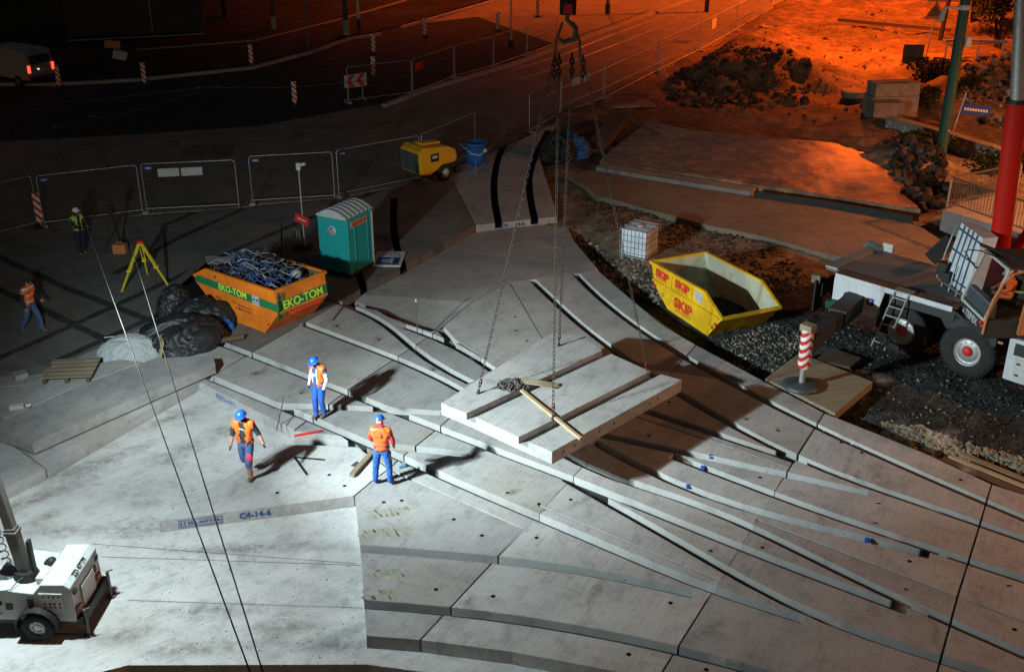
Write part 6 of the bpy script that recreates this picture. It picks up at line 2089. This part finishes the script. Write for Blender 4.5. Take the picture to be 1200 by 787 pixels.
MB().box((.1, .95, .55), (.12, 1.8, .2)).build('bumper', M['truckdark'], t, .03)
for x in (-.95, -4.3):
    for y in (.0, 1.9):
        w_ = MB().lathe([(.18, -.1), (.3, -.11), (.34, -.06), (.34, .06), (.3, .11), (.18, .1)], (x, y, .34), 'Y', 20).build('wheel', M['rubber'], t)
        MB().lathe([(0, -.09), (.19, -.08), (.19, .08), (0, .09)], (x, y, .34), 'Y', 14).build('rim', M['steel'], w_)
t = thing('plastic_barrier', 'small orange and white barrier lying on the dark verge', 'barrier', V(138, 70, .34), .2)
MB().box((-.2, 0, 1.0), (1.0, .25, .5), ry=.1).build('orange_board', M['orangetrim'], t, .04)
MB().box((.2, -.1, .3), (.9, .5, .55), ry=.3).build('white_base', M['offwhite'], t, .05)
A, B = V(78, 44, .4), V(240, 38, .4)
d = (B - A).normalized()
t = thing('low_building', 'dark low building with horizontal cladding lines, upper left', 'building', A, math.atan2(d.y, d.x))
L_ = (B - A).length
MB().box((L_ / 2, 3.2, 1.75), (L_, 6, 3.5)).build('wall', M['black'], t)
MB().box((L_ / 2, 3.2, 3.6), (L_ + .6, 6.5, .2)).build('roof', M['darksoil'], t)
q = MB()
for k in range(8):
    q.box((L_ / 2 + .2, .17, .5 + k * .36), (L_ - .6, .07, .06))
q.build('cladding_line', M['truckdark'], t)
MB().box((L_ * .62, .1, 1.7), (.12, .2, 3.4)).build('downpipe', M['steel'], t)

# ------------------------------------------------------------------ cables overhead
def cable(name, label, pts, r, mat, nodes=()):
    mb = MB()
    P = []
    for a, b in zip(pts, pts[1:]):
        for k in range(12):
            s = k / 12
            q = Vector(a).lerp(Vector(b), s)
            q.z -= .12 * 4 * s * (1 - s)
            P.append(q)
    P.append(Vector(pts[-1]))
    mb.tube(P, r, 5)
    t = thing(name, label, 'cable', P[0])
    o = mb.build('wire', mat, t)
    for v in o.data.vertices:
        v.co -= P[0]
    for q in nodes:
        l = Vector(q) - P[0]
        MB().cone(l - Vector((.1, 0, 0)), l + Vector((.1, 0, 0)), .03, .03, 8).build('insulator', M['wire'], t)
    return t
Z6 = 6.0
ca, cb = V(60, 148, Z6), V(108, 136, Z6)
cable('overhead_wire', 'left one of two long wires slanting down across the left of the photo', [ca, V(293, 787, Z6), V(330, 890, Z6)], .010, M['wire'])
cable('overhead_wire', 'right one of two long wires slanting down across the left of the photo', [cb, V(308, 787, Z6), V(345, 890, Z6)], .010, M['wire'])
cable('span_wire', 'upper span wire crossing the dark road with small insulators', [V(-120, 132, Z6), V(240, 102, Z6), V(420, 95, Z6), V(600, 64, Z6), V(760, 12, Z6)], .014, M['wire'], [V(232, 103, Z6), V(256, 102, Z6)])
cable('span_wire', 'lower span wire joining the upper one above the dark road', [V(-120, 196, Z6), V(65, 149, Z6), V(245, 102.5, Z6)], .014, M['wire'], [V(65, 149, Z6), V(108, 136, Z6)])
cable('span_wire', 'thin span wire reaching from the arrow board towards the hook', [V(390, 104, Z6), V(480, 88, Z6), V(640, 40, Z6)], .012, M['wire'])

# ------------------------------------------------------------------ rubble, stones, plants
def stones(name, label, n, where, rmin, rmax, mats, seed, sink=.3, flat=.8):
    rr = random.Random(seed)
    mb = MB()
    k = 0
    tries = 0
    while k < n and tries < n * 12:
        tries += 1
        q = where(rr)
        if q is None:
            continue
        x, y, z = q
        r = rmin + (rmax - rmin) * rr.random() ** 3
        mb.rock((x, y, z + r * (.5 - sink)), r, (1, rr.uniform(.6, 1), rr.uniform(.5, flat)), rr.randrange(len(mats)), rr)
        k += 1
    o = mb.build(name, mats)
    return tag(o, label, 'stones', kind='stuff')
def in_px(poly, zfun=terr):
    W_ = [tuple(V(x, y, .1))[:2] for x, y in poly]
    xs, ys = [p[0] for p in W_], [p[1] for p in W_]
    def f(rr):
        x, y = rr.uniform(min(xs), max(xs)), rr.uniform(min(ys), max(ys))
        if not in_poly(x, y, W_):
            return None
        z = zfun(x, y)
        if z < -.35:
            return None
        return x, y, z
    return f
stones('gravel', 'loose crushed stone around the crane and the yellow skip', 5200, in_px([(880, 400), (960, 360), (1080, 400), (1260, 450), (1260, 600), (1180, 555), (1090, 528), (975, 478), (900, 440), (800, 390), (800, 360), (880, 385)]), .015, .06, [M['stone'], M['darkstone'], M['darkstone'], M['darkstone'], M['gravel']], 1)
stones('gravel', 'patch of lighter grey stones between the yellow skip and the outrigger mat', 1500, in_px([(845, 395), (900, 380), (960, 392), (935, 410), (895, 440), (850, 415)]), .015, .06, [M['stone'], M['stone'], M['tanstone'], M['darkstone']], 31)
stones('gravel', 'ridge of pale tan stones along the slabs below the crane wheel', 1500, in_px([(1035, 492), (1080, 500), (1130, 520), (1190, 535), (1215, 560), (1150, 545), (1080, 525)]), .03, .10, [M['tanstone'], M['tanstone'], M['stone']], 2)
stones('rubble', 'broken stones between the slabs, the tank and the yellow skip', 1300, in_px([(668, 262), (700, 280), (720, 300), (760, 312), (790, 340), (770, 352), (735, 335), (700, 305), (672, 276)]), .025, .10, [M['stone'], M['darkstone'], M['darkstone'], M['tanstone']], 3)
stones('rubble', 'rough soil lumps and stones behind the tank', 1600, in_px([(660, 225), (760, 250), (900, 285), (955, 330), (905, 350), (850, 300), (770, 290), (700, 270)]), .025, .11, [M['darkstone'], M['soil'], M['soil']], 4)
stones('rubble', 'dark mound of broken slabs and stones on the excavation', 700, in_px([(785, 90), (900, 88), (945, 100), (950, 128), (860, 138), (780, 125)]), .05, .36, [M['darkstone'], M['darkstone'], M['soil']], 5)
stones('rubble', 'bank of dark boulders at the right end of the orange road bed', 420, in_px([(1050, 175), (1100, 205), (1110, 245), (1080, 250), (1055, 232), (1045, 205)]), .10, .45, [M['darkstone'], M['darksoil']], 6)
stones('rubble', 'reddish heap of stones behind the blue street name plate', 600, in_px([(1110, 125), (1160, 90), (1200, 90), (1230, 165), (1160, 160)]), .08, .4, [M['stone'], M['soil'], M['darkstone']], 7)
stones('rubble', 'stones and clods scattered over the orange excavation', 420, in_px([(760, 110), (900, 40), (1060, 10), (1060, 110), (1000, 150), (900, 140)]), .04, .2, [M['soil'], M['soil'], M['darkstone']], 8)
stones('rubble', 'pale stones at the foot of the concrete base, bottom border', 420, in_px([(150, 762), (500, 762), (560, 775), (560, 795), (120, 795)], lambda x, y: -.42), .05, .16, [M['stone'], M['tanstone'], M['darkstone']], 9)
stones('litter', 'crumbs and grit scattered on the pale concrete base', 420, in_px([(100, 600), (180, 600), (300, 640), (420, 660), (420, 775), (130, 770), (180, 690), (120, 640)], lambda x, y: .0), .006, .022, [M['darkstone'], M['wood_dark']], 10)
stones('litter', 'grit and small stones scattered over the track slabs', 900, in_px([(250, 440), (400, 380), (560, 400), (800, 460), (960, 500), (1190, 640), (1190, 780), (500, 745), (425, 720), (420, 600), (190, 612)], lambda x, y: TOP), .004, .02, [M['darkstone'], M['stone'], M['wood_dark']], 12)
p = V(720, 163, .2)
t = thing('trench_prop', 'dark timber shoring leaning in the ditch above the grey kerb', 'timber shoring', p, .6)
MB().beam((-2.0, -1.2, .25), (1.3, 1.0, .9), .9, .35).build('shoring', M['wood_dark'], t)
MB().beam((1.0, .6, 1.0), (1.6, -2.2, .2), .14, .14).build('prop', M['wood_dark'], t)
o = MB().box((0, 0, .1), (2.6, 1.4, .12), rz=.2).build('soil_plate', M['brown_strip'])
o.location = V(738, 124, .3)
tag(o, 'flat orange-lit plate lying on the bank above the ditch', 'plate')
o = MB().box((0, 0, .12), (2.3, 1.0, .22), rz=.1).build('road_plate', M['kerb'])
o.location = V(909, 34, .5)
tag(o, 'flat pale block lying on the far orange excavation', 'block')
o = MB().cone((0, 0, 0), (0, 0, .35), .7, .7, 18).build('manhole_ring', M['brown_strip'])
o.location = V(1000, 113, .4)
tag(o, 'round concrete ring lying left of the pile of grey blocks', 'ring')
o = MB().beam((0, 0, .25), (7.0, -5.0, .25), .3, .25).build('old_beam', M['wood_dark'])
o.location = V(982, 27, .5)
tag(o, 'long dark beam lying on the bright orange excavation', 'beam')
lump('blue_sheet', 'crumpled blue sheet over dark parts beside the curved slab', 'sheet', (663, 182), .2, .75, .6, .7, 12, M['blue'], .2, .5, 2.5)
lump('dark_bundle', 'dark bundle beside the crumpled blue sheet', 'bundle', (653, 186), .2, .6, .6, .9, 15, M['tarp'], .2, .4, 2.5)

def bush(name, label, cat, c, rx, ry, rz, n, seed, size=.12, stem=.5, group=None):
    rr = random.Random(seed)
    t = thing(name, label, cat, c, 0, group)
    mb = MB()
    lobes = [(Vector((rr.uniform(-.6, .6) * rx, rr.uniform(-.6, .6) * ry, stem + rr.uniform(.2, 1) * rz)), rr.uniform(.3, .55)) for _ in range(9)]
    for k in range(n):
        L_, s = rr.choice(lobes)
        d = Vector((rr.gauss(0, 1), rr.gauss(0, 1), rr.gauss(0, 1))).normalized() * rr.random() ** .4
        p = L_ + Vector((d.x * rx * s, d.y * ry * s, d.z * rz * s * .8))
        a = Vector((rr.gauss(0, 1), rr.gauss(0, 1), rr.gauss(0, .6))).normalized() * size * rr.uniform(.6, 1.4)
        b = a.cross(Vector((rr.gauss(0, 1), rr.gauss(0, 1), rr.gauss(0, 1)))).normalized() * size * .45
        mb._add([p - a, p + b, p + a, p - b], [(0, 1, 2, 3)])
    mb.build('crown', M['leaf'], t)
    st = MB()
    for k in range(6):
        q = rr.choice(lobes)[0]
        st.tube([(0, 0, -.2), (q.x * .3, q.y * .3, q.z * .5), tuple(q)], [.08 * stem + .03, .05, .02], 5)
    st.build('trunk', M['bark'], t)
    return t
gb = 'dark trees and shrubs at the upper right'
bush('tree', 'dark tree crown behind the red boom at the upper right border', 'tree', V(1168, 60, .3), 3.2, 3.0, 4.0, 2600, 1, .22, 2.0, gb)
bush('tree', 'dark tree right of the green mast at the top border', 'tree', V(1140, 25, .3), 3.4, 3.2, 4.5, 2400, 2, .24, 2.2, gb)
bush('tree', 'dark tree in the top right corner', 'tree', V(1215, 20, .3), 4.0, 3.6, 5.0, 2600, 3, .25, 2.2, gb)
bush('shrub', 'low dark shrub between the two signs and the green mast', 'shrub', V(1090, 100, .3), 1.7, 1.8, 1.3, 1500, 4, .14, .1, gb)
bush('shrub', 'low dark shrub left of the green mast above the barrier', 'shrub', V(1075, 128, .3), 1.5, 1.5, 1.0, 1300, 5, .13, .05, gb)
bush('shrub', 'dark shrub behind the steel railing', 'shrub', V(1185, 215, 1.0), 1.8, 1.6, 1.1, 1300, 6, .12, .05, gb)
bush('shrub', 'straggly shrub at the foot of the green mast', 'shrub', V(1075, 180, .4), 1.7, 1.4, .9, 1200, 7, .12, .05, gb)
bush('shrub', 'dark shrub under the timber handrail', 'shrub', V(1150, 118, .4), 2.0, 1.6, 1.2, 1300, 8, .14, .05, gb)
gl = 'black trees in the dark upper left corner'
for k, (x, y, lb) in enumerate(((30, 30, 'black tree above the white van'), (265, 20, 'black tree right of the low dark building'), (150, -10, 'black tree behind the low dark building'))):
    bush('tree', lb, 'tree', V(x, y, .3), 3.5, 3, 4.0, 1500, 20 + k, .3, 2.0, gl)

# ------------------------------------------------------------------ sodium street lamps and added lamps (outside the frame)
for k, (f, p, e, a, c_) in enumerate(STREET_AND_ADDED_LAMPS):
    if f is None:
        t = thing('hanging_lamp', 'sodium lamp hung on a span wire above the excavation, outside the photo', 'street lamp', (p.x, p.y, p.z), 0, 'sodium lamps on span wires')
        l = Vector((0, 0, 0))
        MB().tube([(-26, 6, 1.6), (0, 0, .9), (26, -6, 1.6)], .015, 5).cone((0, 0, .2), (0, 0, .9), .02, .02, 6).build('wire', M['galv'], t)
        z = 0
    else:
        t = thing('street_and_added_lamp', 'sodium street or added lamp on a tall steel pole outside the photo', 'street lamp', (f[0], f[1], 0), 0, 'sodium street lamps around the site')
        l = Vector((p.x - f[0], p.y - f[1], p.z))
        z = p.z
        MB().cone((0, 0, 0), (0, 0, p.z - .3), .12, .08, 12).tube([(0, 0, p.z - .35), (l.x * .15, l.y * .15, p.z + .12), (l.x * .9, l.y * .9, p.z + .18)], .05, 8).build('pole', M['galv'], t)
    hd = MB().box((l.x, l.y, z + .16), (.7, .32, .16), rz=math.atan2(l.y, l.x)).build('lamp_head', M['offwhite'], t, .04)
    MB().box((l.x, l.y, z + .06), (.5, .22, .04), rz=math.atan2(l.y, l.x)).build('lamp_glass', M['sodlamp'], hd)
